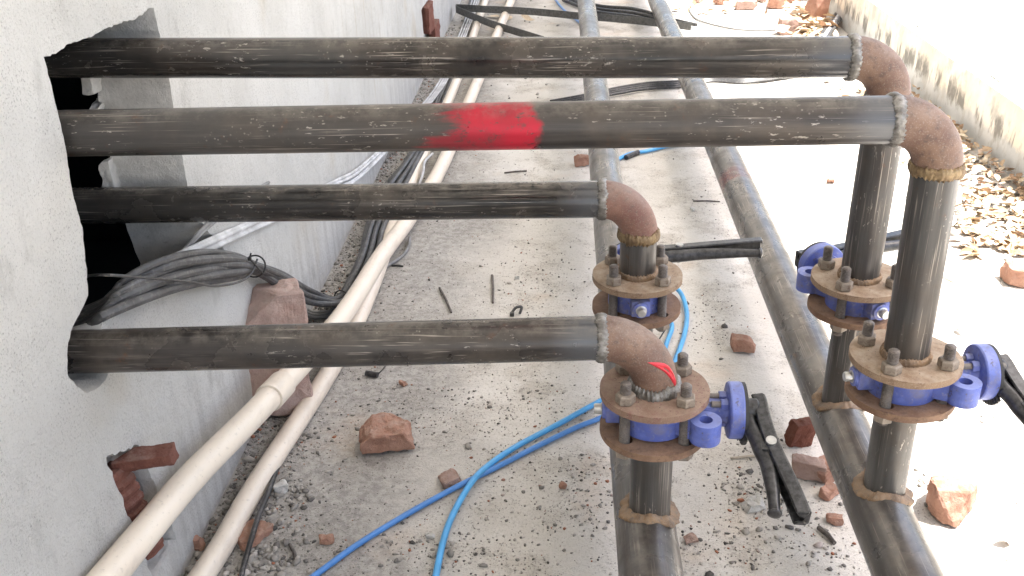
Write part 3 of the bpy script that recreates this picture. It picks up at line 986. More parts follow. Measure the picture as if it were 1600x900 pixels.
# lever and squeeze trigger, leading along -Y, slightly down and outwards
def lever_prof(w_, t_):
    return [(-w_ / 2 + .003, -t_ / 2), (w_ / 2 - .003, -t_ / 2), (w_ / 2, -t_ / 2 + .003), (w_ / 2, t_ / 2 - .002), (w_ / 2 - .0025, t_ / 2), (-w_ / 2 + .0025, t_ / 2), (-w_ / 2, t_ / 2 - .002), (-w_ / 2, -t_ / 2 + .003)]
def lever_parts(dn, L_=.87):
    """dn: downward slope of the lever (per metre along it)"""
    def p(s, out, dz=0):       # s along lever, out along neck axis
        return Vector((.160 + out, -s * L_ * math.cos(dn), -s * L_ * math.sin(dn) + dz))
    upv = Vector((0, math.sin(dn) * -1, math.cos(dn)))
    # hub block on the square stem
    hub = MB().merge(lathe([(.0, .158), (.020, .158), (.022, .161), (.022, .178), (.018, .183), (0, .183)], 24, RX))
    # lever arm: channel with rolled edges
    path = [p(-.026, .030), p(-.010, .032), p(.02, .033), p(.06, .036), p(.10, .042), p(.15, .052), p(.20, .062), p(.235, .068), p(.248, .070), p(.254, .070)]
    pth = spline(path, 6)
    wl = []
    n = len(pth)
    arm = MB()
    # three strips form a U channel: web + two flanges
    def strip(offset_u, w_, t_, taper=None, sub=None):
        pp = []
        for i, q in enumerate(pth):
            t = i / (n - 1)
            pp.append(q + upv * offset_u(t))
        return tube(pp, [taper(i / (n - 1)) for i in range(n)] if taper else 1.0, up0=upv, prof=lever_prof(w_, t_))
    tp = lambda t: 1.0 if t < .93 else max(.35, math.sqrt(max(0, 1 - ((t - .93) / .075) ** 2)))
    arm.merge(strip(lambda t: 0, .036, .010, tp))
    for sgn in (-1, 1):
        q_ = []
        for i, q in enumerate(pth):
            t = i / (n - 1)
            q_.append(q + upv * (sgn * .0160 * tp(t)) + Vector((-.0085, 0, 0)))
        arm.merge(tube(q_, [tp(i / (n - 1)) for i in range(n)], up0=upv, prof=lever_prof(.0055, .0230)))
    hub.merge(arm)
    trig = MB()
    tpth = spline([p(-.005, .008), p(.02, .006), p(.045, .006), p(.075, .014), p(.10, .018), p(.13, .024), p(.17, .025), p(.21, .024), p(.240, .022), p(.249, .021)], 6)
    m = len(tpth)
    tt = lambda t: (.8 + .4 * math.sin(PI * min(1, t / .8))) if t < .9 else max(.35, math.sqrt(max(0, 1 - ((t - .9) / .107) ** 2)))
    trig.merge(tube(tpth, [tt(i / (m - 1)) for i in range(m)], up0=upv, prof=[(.0125 * math.cos(2 * PI * q_ / 14), .0135 * math.sin(2 * PI * q_ / 14) * (1 if q_ < 8 else .8)) for q_ in range(14)]))
    # bridge plates that carry the pivot
    for sgn in (-1, 1):
        trig.merge(box(p(.095, .030) + upv * sgn * .0125, (.034, .034, .003), None, .001))
    piv = MB()
    piv.merge(tube([p(.095, .030) + upv * -.022, p(.095, .030) + upv * .024], .0062, 16))
    piv.merge(tube([p(.095, .030) + upv * .0195, p(.095, .030) + upv * .0235], .0090, 16))
    return hub, trig, piv
hub, trig, piv = lever_parts(R(17))
local('lever', hub, M['black'], vroot, angle=30)
local('squeeze_trigger', trig, M['black'], vroot, angle=30)
local('pivot_rivet', piv, M['zinc'], vroot)
hub2, trig2, piv2 = lever_parts(0, 1.24)
# stud bolts with nuts (thread ridges are real)
def stud_mb(z0, z1):
    prof = [(0, z0), (.0075, z0)]
    z = z0 + .001
    while z < z1 - .003:
        prof += [(.0096, z + .0006), (.0096, z + .0014), (.0076, z + .0022), (.0076, z + .0028)]
        z += .0034
    prof += [(.0079, z1 - .0015), (.0066, z1), (.0, z1)]
    return lathe(prof, 20)
def nut_mb(z0, h=.0175, af=.0172):
    # chamfered hexagon
    mb = MB()
    r_ = af
    for zz, q in ((z0, .93), (z0 + .002, 1), (z0 + h - .0025, 1), (z0 + h, .88)):
        for i in range(6):
            mb.v.append(Vector((r_ * q * math.cos(i * PI / 3), r_ * q * math.sin(i * PI / 3), zz)))
    for j in range(3):
        for i in range(6):
            a_ = j * 6 + i; b_ = j * 6 + (i + 1) % 6
            mb.f.append((a_, b_, b_ + 6, a_ + 6))
    mb.f.append((5, 4, 3, 2, 1, 0)); mb.f.append(tuple(range(18, 24)))
    return mb
GT = .0385   # half distance from mid to top face
studm = stud_mb(-GT - .028, GT + .0465)
topn = nut_mb(GT + .0005)
lown = nut_mb(-GT - .0170)
for q in range(4):
    b_ = local('stud_bolt', studm, M['stud'], vroot, (BOLT_R, 0, 0), (0, 0, 0), angle=50)
    local('nut', topn, M['nut'], b_, (0, 0, 0), (0, 0, R(10 + 23 * q)), angle=20)
    local('nut', lown, M['nut'], b_, (0, 0, 0), (0, 0, R(17 * q)), angle=20)
VROT = {'A': R(-1), 'B': R(92), 'C': R(4), 'D': R(107)}
VLAB = {'A': 'blue butterfly valve on the lowest pipe, black lever hanging open towards the front',
        'B': 'blue butterfly valve on the third pipe, black lever pointing right behind its riser',
        'C': 'blue butterfly valve at the right edge under the pipe with the red patch',
        'D': 'blue butterfly valve farthest back, under the topmost pipe and half hidden by a riser'}
def set_valve(root, kids, n):
    zb = (ZTOP[n] - FT + ZLOW[n]) / 2
    zf = (ZTOP[n] + ZLOW[n] - FT) / 2
    root.location = rp(n, zb)
    root.rotation_euler = (0, 0, VROT[n])
    root['label'] = VLAB[n]
    i = 0
    for c in kids:
        if c.name.startswith('stud_bolt'):
            a_ = PI / 4 + i * PI / 2 + BANG[n] - VROT[n]
            half = (ZTOP[n] - ZLOW[n] + FT) / 2
            c.location = (BOLT_R * math.cos(a_), BOLT_R * math.sin(a_), zf - zb)
            c.rotation_euler = (R(rnd.uniform(-.8, .8)), R(rnd.uniform(-.8, .8)), R(rnd.uniform(0, 60)))
            for g in c.children:
                hi = sum(v[2] for v in (g.bound_box[0], g.bound_box[6])) > 0
                g.location.z = (half - GT) if hi else -(half - GT)
            i += 1
copies = {}
for n in 'BCD':
    copies[n] = dup(vroot, (0, 0, 0), 0, VLAB[n])
set_valve(vroot, list(vroot.children), 'A')
for n in 'BCD':
    set_valve(copies[n][0], copies[n][1], n)
# the two rear valves have their levers level
me = bpy.data.meshes.new('valve_body')
me.from_pydata([tuple(q) for q in bodyD.v], [], bodyD.f); me.update()
me.materials.append(M['blue'])
me.polygons.foreach_set('use_smooth', [True] * len(me.polygons))
me.set_sharp_from_angle(angle=R(40))
for c in copies['D'][1]:
    if c.name.startswith('valve_body'): c.data = me
lv2 = {}
for key, mb_ in (('lever', hub2), ('squeeze_trigger', trig2), ('pivot_rivet', piv2)):
    me = bpy.data.meshes.new(key)
    me.from_pydata([tuple(q) for q in mb_.v], [], mb_.f); me.update()
    me.materials.append(M['zinc'] if key == 'pivot_rivet' else M['black'])
    me.polygons.foreach_set('use_smooth', [True] * len(me.polygons))
    me.set_sharp_from_angle(angle=R(30))
    lv2[key] = me
for n in 'BD':
    for c in copies[n][1]:
        kx = c.name.split('.')[0]
        if kx in lv2: c.data = lv2[kx]

# ================================================================== PLASTIC PIPES
p1 = spline([W(112, 970, WX + .035), W(213, 848, WX + .035), G(300, 745, .243), G(415, 628, .186), G(530, 500, .102), G(597, 398, .060), G(640, 340, .041), G(690, 260, .037), G(741, 140, .037), G(797, 5, .037), G(832, -80, .037)], 10)
P1 = thing('plastic_pipe', p1[10], 'thick cream plastic pipe with a coupling, rising along the wall to the front', 'pipe', 'cream plastic pipes along the wall')
link('pipe_run', tube(p1, .0292, 28), M['pvc'], P1)
# coupling sleeve near (415,628)
ci = min(range(len(p1)), key=lambda i: (p1[i] - G(425, 617, .18)).length)
cdv = (p1[ci + 3] - p1[ci - 3]).normalized()
cc = p1[ci]
fr_ = [cc + cdv * s for s in (-.030, -.029, .058, .066)]
link('coupling', tube(fr_, [.0312, .0345, .0345, .0298], 32), M['pvc'], P1)
p2 = spline([G(285, 945, .024), G(345, 855, .024), G(402, 755, .024), G(500, 605, .024), G(553, 512, .024), G(590, 425, .024), G(615, 350, .024), G(651, 265, .024), G(712, 130, .024), G(757, 5, .024), G(785, -80, .024)], 10)
P2 = link('plastic_pipe', tube(p2, .0254, 24), M['pvc'])
tag(P2, 'thinner cream plastic pipe lying on the floor beside the wall', 'pipe', 'cream plastic pipes along the wall')

# ================================================================== CABLES
def cable(pts, r, m, name, label, cat, group=None, n=8, seg=10):
    o = link(name, tube(spline(pts, n), r, seg), m)
    return tag(o, label, cat, group)
# grey bundle coming out of the opening
upc = [(150, 478), (200, 434), (262, 404), (322, 394), (370, 399), (397, 412)]
loc_ = [(112, 520), (170, 490), (250, 457), (310, 440), (370, 430), (398, 424)]
NB = 9
for i in range(NB):
    t = i / (NB - 1)
    jx = lambda s=4: rnd.uniform(-s, s)
    pts = []
    st0 = W(upc[0][0] * (1 - t) + loc_[0][0] * t - 34, upc[0][1] * (1 - t) + loc_[0][1] * t + 26, WX - .16 + .02 * t)
    pts.append(st0 + Vector((-.22, -.02, -.05)))
    for j in range(6):
        x = upc[j][0] * (1 - t) + loc_[j][0] * t; y = upc[j][1] * (1 - t) + loc_[j][1] * t
        lift = (-.075, -.004, .026, .034, .034, .034)[j] + .010 * math.sin(i * 2.4 + j) 
        pts.append(W(x + jx(1.5), y + jx(1.5), WX + lift))
    for j, (x, y, s, lf) in enumerate(((440, 437, 9, .040), (483, 462, 10, .044))):
        pts.append(W(x + jx(3), y + (t - .5) * 2 * s, WX + lf + .01 * math.sin(i * 1.7 + j)))
    zz = .012 + .018 * (i % 3)
    for (x, y, s) in ((532, 470, 8), (556, 440, 10), (575, 400, 12), (588, 350, 12), (612, 300, 12), (645, 250, 8), (668, 205, 7), (700, 130, 5), (728, 50, 5), (745, -10, 5)):
        pts.append(G(x + (t - .5) * 2 * s + jx(2), y + (t - .5) * s + jx(1), zz))
    cable(pts if i % 3 == 0 else pts[:-3], .0076 + .0011 * (i % 3), M['cable_grey'], 'electric_cable', ('topmost', 'second', 'third', 'fourth', 'fifth', 'sixth', 'seventh', 'eighth', 'lowest')[i] + ' strand, counted downwards, of the grey cable bundle arching from the opening', 'cable', 'grey cables of the tied bundle', 6)
# paler cables clipped along the wall above the bundle
for i, off in enumerate((0, 7, 13, 18)):
    pts = [W(120, 515 + off, WX - .22), W(165, 468 + off * .5, WX - .11)]
    pts.append(W(205, 433 + off * .8, WX - .012))
    for (x, y) in ((262, 405), (330, 374), (400, 342), (455, 318), (520, 285), (568, 258)):
        pts.append(W(x + rnd.uniform(-1, 1), y + off * .8 + rnd.uniform(-1, 1), WX + .012 + .004 * (i % 2)))
    for (x, y) in ((640, 190), (690, 128), (720, 58), (742, 0), (760, -60)):
        pts.append(G(x + off * .6 - 4, y, .02))
    cable(pts, .0058, M['cable_pale'], 'electric_cable', ('uppermost', 'second', 'third', 'lowest')[i] + ' of the four pale cables strung along the wall above the bundle', 'cable', 'pale cables along the wall', 6)
for i, off in enumerate((0, 5)):
    pts = [W(200, 445, WX - .03), W(258, 410 + off, WX + .004), W(286, 392 + off, WX - .004), W(308, 366 + off, WX + .006), W(330, 346 + off, WX + .008), W(372, 312 + off, WX + .008), W(420, 285 + off, WX + .008)]
    cable(pts, .0042, M['cable_mid'], 'electric_cable', ('upper', 'lower')[i] + ' of two thin grey wires branching up across the jamb', 'cable', 'thin wires across the jamb')
cable([W(100, 446, WX - .12), W(134, 432, WX - .05), W(172, 430, WX + .045), W(250, 436, WX + .055), W(300, 441, WX + .055), W(335, 447, WX + .05), W(372, 441, WX + .05), W(392, 428, WX + .05), W(402, 405, WX + .055)], .0026, M['cable_black'], 'tie_wire', 'thin black wire looping in front of the grey cable bundle', 'wire')
# cable ties
def ringtie(c, ax, r, tail, label):
    ax = Vector(ax).normalized(); u = ax.orthogonal().normalized(); v = ax.cross(u)
    pts = [Vector(c) + u * r * math.cos(2 * PI * k / 20) * 1.0 + v * r * math.sin(2 * PI * k / 20) for k in range(21)]
    mb = tube(pts, .0022, 8)
    mb.merge(tube([Vector(tail[0]), Vector(tail[1])], .0022, 8))
    mb.merge(box(Vector(tail[0]), (.008, .008, .008), None, .001))
    mb.merge(tube([pts[5], Vector(tail[0])], .0022, 8))
    return tag(link('cable_tie', mb, M['tie']), label, 'cable tie')
tcp = W(398, 416, WX + .034)
ringtie(tcp, W(440, 437, WX + .04) - W(362, 408, WX + .034), .027, (W(390, 404, WX + .055), W(392, 396, WX + .062)), 'black cable tie with a short tail round the arching grey bundle')
ringtie(G(534, 466, .03), G(556, 440, .03) - G(510, 470, .05), .026, (G(520, 470, .06), G(505, 458, .07)), 'black cable tie where the grey bundle meets the floor')
# loops under the bundle by the block
for i in range(3):
    cable([W(455, 470 + 5 * i, WX + .03), G(470, 478 + 5 * i, .05), G(490, 488 + 4 * i, .02), G(515, 486 + 4 * i, .012), G(540, 474 + 3 * i, .012), G(565, 452, .012)], .0055, M['cable_mid'], 'electric_cable', ('highest', 'middle', 'lowest')[i] + ' slack grey cable loop behind the tall stone block', 'cable', 'slack loops under the bundle')
cable([G(640, 372, .01), G(638, 386, .01), G(628, 400, .01), G(610, 412, .01), G(590, 425, .008)], .0058, M['cable_mid'], 'electric_cable', 'short grey cable loop just right of the crossing plastic pipes', 'cable')
cable([G(676, 240, .03), G(664, 252, .05), G(661, 270, .05), G(655, 288, .03), G(640, 320, .012)], .0055, M['cable_pale'], 'electric_cable', 'pale cable looping over the thinner plastic pipe', 'cable')
cable([G(447, 690, .01), G(437, 722, .012), G(428, 745, .02), G(413, 785, .03), G(402, 812, .035), G(392, 845, .028), G(382, 880, .012), G(374, 915, .01)], .0062, M['cable_black'], 'electric_cable', 'black cable over the brick bits at the bottom left floor', 'cable')
for i in range(4):
    o_ = i * 3
    cable([G(860, 158 + o_, .01), G(905, 150 + o_, .012), G(960, 138 + o_, .012 + .006 * (i % 2)), G(1010, 130 + o_, .014), G(1060, 127 + o_, .012), G(1110, 122 + o_ * .6, .012), G(1165, 124 + o_ * .6, .012), G(1250, 118, .012)], .0075, M['cable_black'], 'electric_cable', ('farthest', 'second farthest', 'third farthest', 'nearest')[i] + ' of four black cables across the floor behind the second pipe', 'cable', 'black cables behind the top pipe')
for i in range(3):
    cable([G(880, -12 + i * 6, .02), G(930, 8 + i * 5, .02), G(990, 14 + i * 6, .03 + .01 * i), G(1035, 26 + i * 5, .02)] + ([G(1062, 33, .02), G(1088, 39, .02)] if i == 0 else []), .013, M['cable_black'], 'electric_cable', ('farthest', 'middle', 'nearest')[i] + ' thick black cable crossing the floor at the top edge', 'cable', 'thick black cables at the far end')
for i in range(3):
    cable([G(1272 + 6 * i, 75, .03), G(1288 + 6 * i, 48, .05), G(1306 + 6 * i, 22, .05), G(1326 + 6 * i, -8, .05), G(1350, -40, .05)], .013, M['cable_black'] if i != 1 else M['cable_pale'], 'electric_cable', ('left black', 'middle pale', 'right black')[i] + ' cable of the three by the far parapet foot', 'cable', 'cables by the far parapet')
cable([G(1075, 12, .01), G(1090, 30, .01), G(1130, 42, .01), G(1170, 47, .01), G(1215, 45, .01), G(1240, 30, .01)], .007, M['cable_mid'], 'electric_cable', 'thin grey loop of cable on the sunlit far floor', 'cable')
# blue air tubes
cable([G(1040, 590, .012), G(950, 622, .012), G(928, 632, .012), G(870, 664, .012), G(806, 698, .012), G(762, 728, .016), G(738, 752, .022), G(712, 795, .014), G(694, 840, .012), G(680, 905, .012), G(670, 960, .012)], .0074, M['blue_tube_a'], 'air_hose', 'light blue plastic tube bending down to the bottom edge', 'tube', 'blue plastic tubes', 8, 14)
cable([G(1010, 616, .010), G(940, 652, .010), G(900, 668, .010), G(840, 697, .010), G(770, 733, .009), G(715, 760, .009), G(640, 801, .009), G(560, 850, .009), G(495, 897, .009), G(430, 945, .009)], .0068, M['blue_tube_b'], 'air_hose', 'darker blue plastic tube running straight to the bottom left', 'tube', 'blue plastic tubes', 8, 14)
cable([G(1052, 445, .03), G(1066, 462, .02), G(1073, 490, .01), G(1070, 520, .01), G(1058, 556, .01), G(1044, 588, .01), G(1030, 610, .01)], .0074, M['blue_tube_a'], 'air_hose', 'light blue tube curving round behind the nearest valve', 'tube', 'blue tubes behind the valve', 8, 14)
cable([G(1040, 490, .01), G(1050, 510, .01), G(1042, 535, .01), G(1034, 560, .01), G(1020, 590, .01)], .0070, M['blue_tube_a'], 'air_hose', 'short blue tube beside the curving tube behind the nearest valve', 'tube', 'blue tubes behind the valve', 8, 14)
cable([G(965, 249, .01), G(985, 240, .012), G(1010, 236, .012), G(1045, 228, .012), G(1090, 222, .012)], .0085, M['blue_tube_a'], 'air_hose', 'blue tube end poking out from under the second pipe', 'tube')
tag(link('hose_joiner', tube([G(978, 246, .012), G(997, 238, .012)], .0115, 14), M['cable_black']), 'dark joiner on the blue tube under the second pipe', 'joiner')
cable([G(855, -20, .012), G(872, 5, .012), G(886, 20, .012), G(902, 32, .012), G(918, 48, .012)], .0085, M['blue_tube_b'], 'air_hose', 'blue cord on the far floor left of the header pipe', 'tube')
cable([G(1060, 488, .03), G(1046, 505, .02), G(1030, 530, .012)], .0022, M['tie'], 'tie_wire', 'thin dark wire crossing the blue tubes behind the nearest valve', 'wire')

# flat steel strap bent to a point at the far end
def ribbon(pts, h, t, m, name, label, cat):
    pth = spline(pts, 8)
    o = link(name, tube(pth, 1.0, up0=(0, 0, 1), prof=[(-h / 2, -t / 2), (h / 2, -t / 2), (h / 2, t / 2), (-h / 2, t / 2)]), m, angle=30)
    return tag(o, label, cat)
ribbon([G(850, 63, .05), G(812, 51, .05), G(770, 38, .06), G(735, 24, .07), G(714, 15, .08), G(713.5, 13, .08), G(716, 12, .08), G(750, 14, .08), G(830, 18, .07), G(905, 25, .06), G(960, 29, .06), G(1010, 34, .05), G(1048, 38, .05), G(1080, 42, .05)], .05, .003, M['strap'], 'steel_strap', 'flat grey steel strap bent to a point on the far floor', 'strap')

# ================================================================== BRICKS AND BITS
def put(px, py, dims, seed, m, rz, label, cat='brick', name='broken_brick', cuts=4, res=8, rough=.006, tilt=(0, 0), z=0, group=None, sink=.0, freq=18, planes=None):
    """px,py: where the middle of its foot stands"""
    o = link(name, chunk(dims, seed, cuts, res, rough, None, freq, planes), m, smooth=True, angle=16)
    p = G(px, py, z)
    o.location = p - Vector((0, 0, sink))
    o.rotation_euler = (R(tilt[0]), R(tilt[1]), R(rz))
    return tag(o, label, cat, group)
put(604, 694, (.130, .100, .050), 6, M['brick'], 14, 'large orange brick piece alone in the middle of the floor', rough=.007, cuts=5, res=18)
put(1160, 548, (.068, .045, .034), 5, M['brick'], -12, 'small pointed brick piece left of the right header pipe', cuts=5, res=9)
blk = put(426, 640, (.195, .12, .33), 8, M['brick_block'], 24, 'tall pinkish stone block leaning on the wall behind the plastic pipes', 'block', 'laterite_block', 2, 13, .009, (-7, 4), freq=14)
put(1243, 694, (.060, .035, .085), 11, M['brick_dark'], 20, 'dark red upright brick piece between the lever and the right header', cuts=3, res=8, tilt=(10, 8))
put(1262, 742, (.085, .050, .045), 12, M['brick_pale'], -25, 'pale pink brick piece below the dark one beside the lever', cuts=4)
put(1284, 748, (.050, .050, .040), 13, M['brick'], 30, 'brown brick piece tucked against the right header pipe', cuts=4)
put(1294, 775, (.042, .030, .020), 14, M['brick'], 45, 'small flat brick chip beside the right header near the lever tip', cuts=4)
put(1478, 796, (.112, .085, .078), 33, M['brick'], 50, 'big angular brick piece on the sunlit floor right of the header', cuts=8, res=11)
put(1592, 442, (.130, .080, .055), 16, M['brick'], -20, 'orange brick piece cut by the right edge of the picture', cuts=3, res=9)
put(910, 258, (.065, .050, .045), 17, M['brick'], 10, 'small brick piece beside the left header under the second pipe', cuts=4)
put(392, 842, (.075, .060, .020), 18, M['brick'], 60, 'flat brick slab under the black cable at the bottom left', cuts=3, res=9)
put(310, 858, (.022, .020, .025), 19, M['brick'], 0, 'small brick bit at the wall foot by the thin plastic pipe', cuts=4)
put(704, 752, (.045, .040, .012), 20, M['brick_pale'], 30, 'pale brick flake under the darker blue tube', cuts=3)
put(510, 848, (.028, .016, .012), 22, M['brick'], 5, 'little orange brick chip left of the darker blue tube', cuts=3)
put(631, 602, (.018, .014, .012), 23, M['brick'], 40, 'tiny brick chip just behind the large orange piece', cuts=3)
put(1303, 816, (.034, .022, .016), 24, M['brick'], -10, 'small brick chip below the lever beside the twig', cuts=4)
put(880, 762, (.014, .010, .008), 26, M['brick'], 10, 'tiny red brick chip left of the nearest riser', cuts=3)
put(1232, 52, (.16, .12, .10), 27, M['brick_pale'], 10, 'pale stone lump among leaves by the far parapet', 'stone', 'stone', cuts=4)
put(1268, 40, (.13, .10, .20), 28, M['brick'], 30, 'upright brown brick piece by the far parapet', cuts=4, tilt=(8, 5))
for i, (x, y, s) in enumerate(((1165, 14, .15), (1128, 6, .12), (1092, 4, .10), (1210, 12, .16), (1190, 2, .12), (1240, 4, .14))):
    put(x, y, (s, s * .7, s * .4), 40 + i, M['brick'] if i % 2 else M['brick_pale'], 30 * i, 'brick rubble piece at the top edge, ' + ('below the wooden batten, nearest', 'third from the left', 'leftmost of the row', 'second from the right', 'fourth from the left', 'rightmost of the row')[i], group='far brick rubble', cuts=4, res=6)
put(1385, 152, (.03, .03, .02), 55, M['brick'], 3, 'tiny brick crumb on the sunlit floor by the far pipe', cuts=3)
put(1298, 286, (.022, .018, .012), 56, M['brick'], 3, 'tiny brick crumb on the sunlit floor left of the rear riser', cuts=3)
put(808, 436, (.018, .014, .012), 57, M['mortar'], 3, 'grey pebble right of the two short rods', 'pebble', 'pebble', cuts=4)
put(1081, 330, (.018, .016, .014), 58, M['mortar'], 3, 'grey pebble on the floor left of the right header', 'pebble', 'pebble', cuts=4)
put(672, 840, (.020, .012, .010), 59, M['mortar'], 3, 'dark pebble just right of the bent blue tube', 'pebble', 'pebble', cuts=4)
put(1078, 846, (.030, .024, .010), 60, M['brick_pale'], 20, 'flat brown stone flake right of the nearest tee', 'stone', 'stone', cuts=4)
put(440, 768, (.03, .025, .02), 61, M['mortar'], 20, 'grey mortar lump by the black cable', 'stone', 'stone', cuts=4)
put(1176, 792, (.05, .04, .02), 62, M['mortar'], 20, 'grey mortar lump under the open lever', 'stone', 'stone', cuts=4, res=8)
# small rods, nails, twigs
def rod(a_, b_, r, m, label, cat, name):
    p, q = G(*a_, r), G(*b_, r)
    md = p.lerp(q, .5) + Vector((.002, 0, .002))
    return tag(link(name, tube([p, md, q], [r, r * 1.05, r * .9], 8), m), label, cat)
rod((687, 450), (705, 488), .0040, M['rod'], 'short slanting metal rod on the floor, left of the upright one', 'rod', 'metal_rod')
rod((769, 430), (770, 473), .0040, M['rod'], 'short metal rod pointing straight away on the floor', 'rod', 'metal_rod')
rod((453, 851), (463, 876), .0040, M['rod'], 'rusty nail on the floor at the bottom left', 'nail', 'nail')
rod((1279, 824), (1304, 849), .0055, M['rod'], 'brown twig lying below the open lever', 'twig', 'twig')
rod((1142, 716), (1196, 712), .0032, M['wood'], 'thin pale twig behind the nearest lever', 'twig', 'twig')
rod((788, 270), (823, 267), .0035, M['rod'], 'short dark wire offcut between the second and third pipes', 'wire', 'wire_offcut')
rod((1083, 314), (1125, 315), .0030, M['rod'], 'thin dark wire offcut left of the right header', 'wire', 'wire_offcut')
rod((1458, 427), (1490, 441), .0025, M['wood'], 'thin pale straw on the sunlit floor behind the right riser', 'straw', 'straw')
rod((612, 415), (630, 416), .0035, M['tie'], 'short black tie stub beside the thick plastic pipe', 'tie stub', 'tie_stub')
clip = MB().merge(tube(spline([G(798, 492, .006), G(803, 484, .016), G(808, 480, .022), G(815, 480, .020), G(812, 490, .006)], 6), .0045, 8)).merge(box(G(800, 491, .008), (.014, .012, .012), None, .002))
tag(link('black_clip', clip, M['black']), 'small black plastic clip on the floor above the lowest pipe', 'clip')
conn = MB().merge(tube([G(572, 583, .009), G(590, 586, .009)], .0085, 10)).merge(tube(spline([G(590, 585, .009), G(598, 577, .012), G(606, 566, .012)], 4), .002, 6))
tag(link('cable_lug', conn, M['black']), 'black connector on the floor under the lowest pipe', 'connector')
bt = MB().merge(box((0, 0, .02), (.035, .55, .03), Matrix.Translation(G(1236, 30)) @ Matrix.Rotation(R(-22), 4, 'Z'), .002))
tag(link('wood_batten', bt, M['wood']), 'pale wooden batten lying on the far floor by the leaves', 'batten')

# ---- grit: nobody could count it
phi = (1 + 5 ** .5) / 2
ico = np.array([(-1, phi, 0), (1, phi, 0), (-1, -phi, 0), (1, -phi, 0), (0, -1, phi), (0, 1, phi), (0, -1, -phi), (0, 1, -phi), (phi, 0, -1), (phi, 0, 1), (-phi, 0, -1), (-phi, 0, 1)]) / 1.9
icf = np.array([(0, 11, 5), (0, 5, 1), (0, 1, 7), (0, 7, 10), (0, 10, 11), (1, 5, 9), (5, 11, 4), (11, 10, 2), (10, 7, 6), (7, 1, 8), (3, 9, 4), (3, 4, 2), (3, 2, 6), (3, 6, 8), (3, 8, 9), (4, 9, 5), (2, 4, 11), (6, 2, 10), (8, 6, 7), (9, 8, 1)])
P_ = []
def cloud(n, fx, fy, med, sg):
    x = fx(n); y = fy(n)
    s = np.exp(nr.normal(np.log(med), sg, n))
    P_.append(np.stack([x, y, s], 1))
ydist = lambda a, b: (lambda n: a + (b - a) * nr.random(n) ** 1.6)
cloud(7600, lambda n: WX + .006 + nr.exponential(.13, n), ydist(1.25, 5.5), .0019, .6)
cloud(2600, lambda n: WX + .006 + nr.exponential(.035, n), ydist(1.25, 7), .0045, .5)
cloud(4200, lambda n: nr.normal(-.30, .28, n), ydist(1.3, 5), .0015, .6)
cloud(3200, lambda n: nr.uniform(-.5, 1.6, n), ydist(1.35, 5.5), .0014, .65)
for (px, py, sx, sy, n, med) in ((1160, 755, .05, .05, 160, .0030), (1210, 790, .07, .05, 200, .0026), (1185, 690, .05, .03, 90, .0028), (820, 640, .10, .08, 240, .0024), (850, 740, .10, .10, 180, .0026), (930, 780, .05, .07, 200, .0025), (1100, 500, .06, .12, 200, .0020), (840, 440, .10, .18, 320, .0020), (690, 640, .08, .08, 200, .0022), (730, 870, .12, .06, 160, .0032), (1110, 860, .06, .05, 130, .0035), (650, 880, .08, .05, 150, .0030), (430, 790, .05, .06, 200, .0055), (400, 880, .05, .04, 160, .0065), (445, 690, .05, .06, 200, .0035), (600, 345, .05, .3, 260, .003), (1250, 860, .10, .04, 150, .003), (1120, 330, .07, .2, 150, .002), (1440, 745, .03, .02, 30, .004), (1540, 650, .2, .2, 90, .002), (1450, 330, .2, .3, 60, .003), (1545, 270, .10, .45, 420, .0085), (1530, 330, .14, .3, 200, .006), (650, 210, .1, .7, 300, .004), (760, 60, .25, .9, 260, .006)):
    g = G(px, py)
    cloud(n, lambda q, c=g.x, s=sx: nr.normal(c, s, q), lambda q, c=g.y, s=sy: nr.normal(c, s, q), med, .55)
P_ = np.concatenate(P_)
P_ = P_[(P_[:, 0] > WX + .002) & (P_[:, 0] < 1.82) & (P_[:, 1] > 1.2)]
P_[:, 2] = np.clip(P_[:, 2] * .72, .0008, .011)
V_ = []; Fc = []
nP = len(P_)   # crumbs
jit = 1 + nr.uniform(-.38, .38, (nP, 12, 1))
rotz = nr.random(nP) * 2 * np.pi
sc3 = np.stack([nr.uniform(.7, 1.4, nP), nr.uniform(.6, 1.1, nP), nr.uniform(.4, .85, nP)], 1)
vv = ico[None] * jit * sc3[:, None, :] * P_[:, 2][:, None, None]
cz, sz = np.cos(rotz)[:, None], np.sin(rotz)[:, None]
vx = vv[:, :, 0] * cz - vv[:, :, 1] * sz + P_[:, 0][:, None]
vy = vv[:, :, 0] * sz + vv[:, :, 1] * cz + P_[:, 1][:, None]
vz = FZ + vv[:, :, 2] + (P_[:, 2] * .35)[:, None]
allv = np.stack([vx, vy, vz], 2).reshape(-1, 3)
allf = (icf[None] + (np.arange(nP) * 12)[:, None, None]).reshape(-1, 3)
def npmesh(name, v, f, m):
    me = bpy.data.meshes.new(name)
    me.vertices.add(len(v)); me.vertices.foreach_set('co', v.astype(np.float32).ravel())
    k_ = f.shape[1]
    me.loops.add(f.size); me.loops.foreach_set('vertex_index', f.astype(np.int32).ravel())
    me.polygons.add(len(f)); me.polygons.foreach_set('loop_start', np.arange(0, f.size, k_, dtype=np.int32))
    me.update(calc_edges=True); me.validate()
    me.materials.append(m)
    o = bpy.data.objects.new(name, me); C.objects.link(o)
    return o
tag(npmesh('grit', allv, allf, M['grit']), 'loose grey grit and mortar crumbs strewn over the floor', 'grit', None, 'stuff')

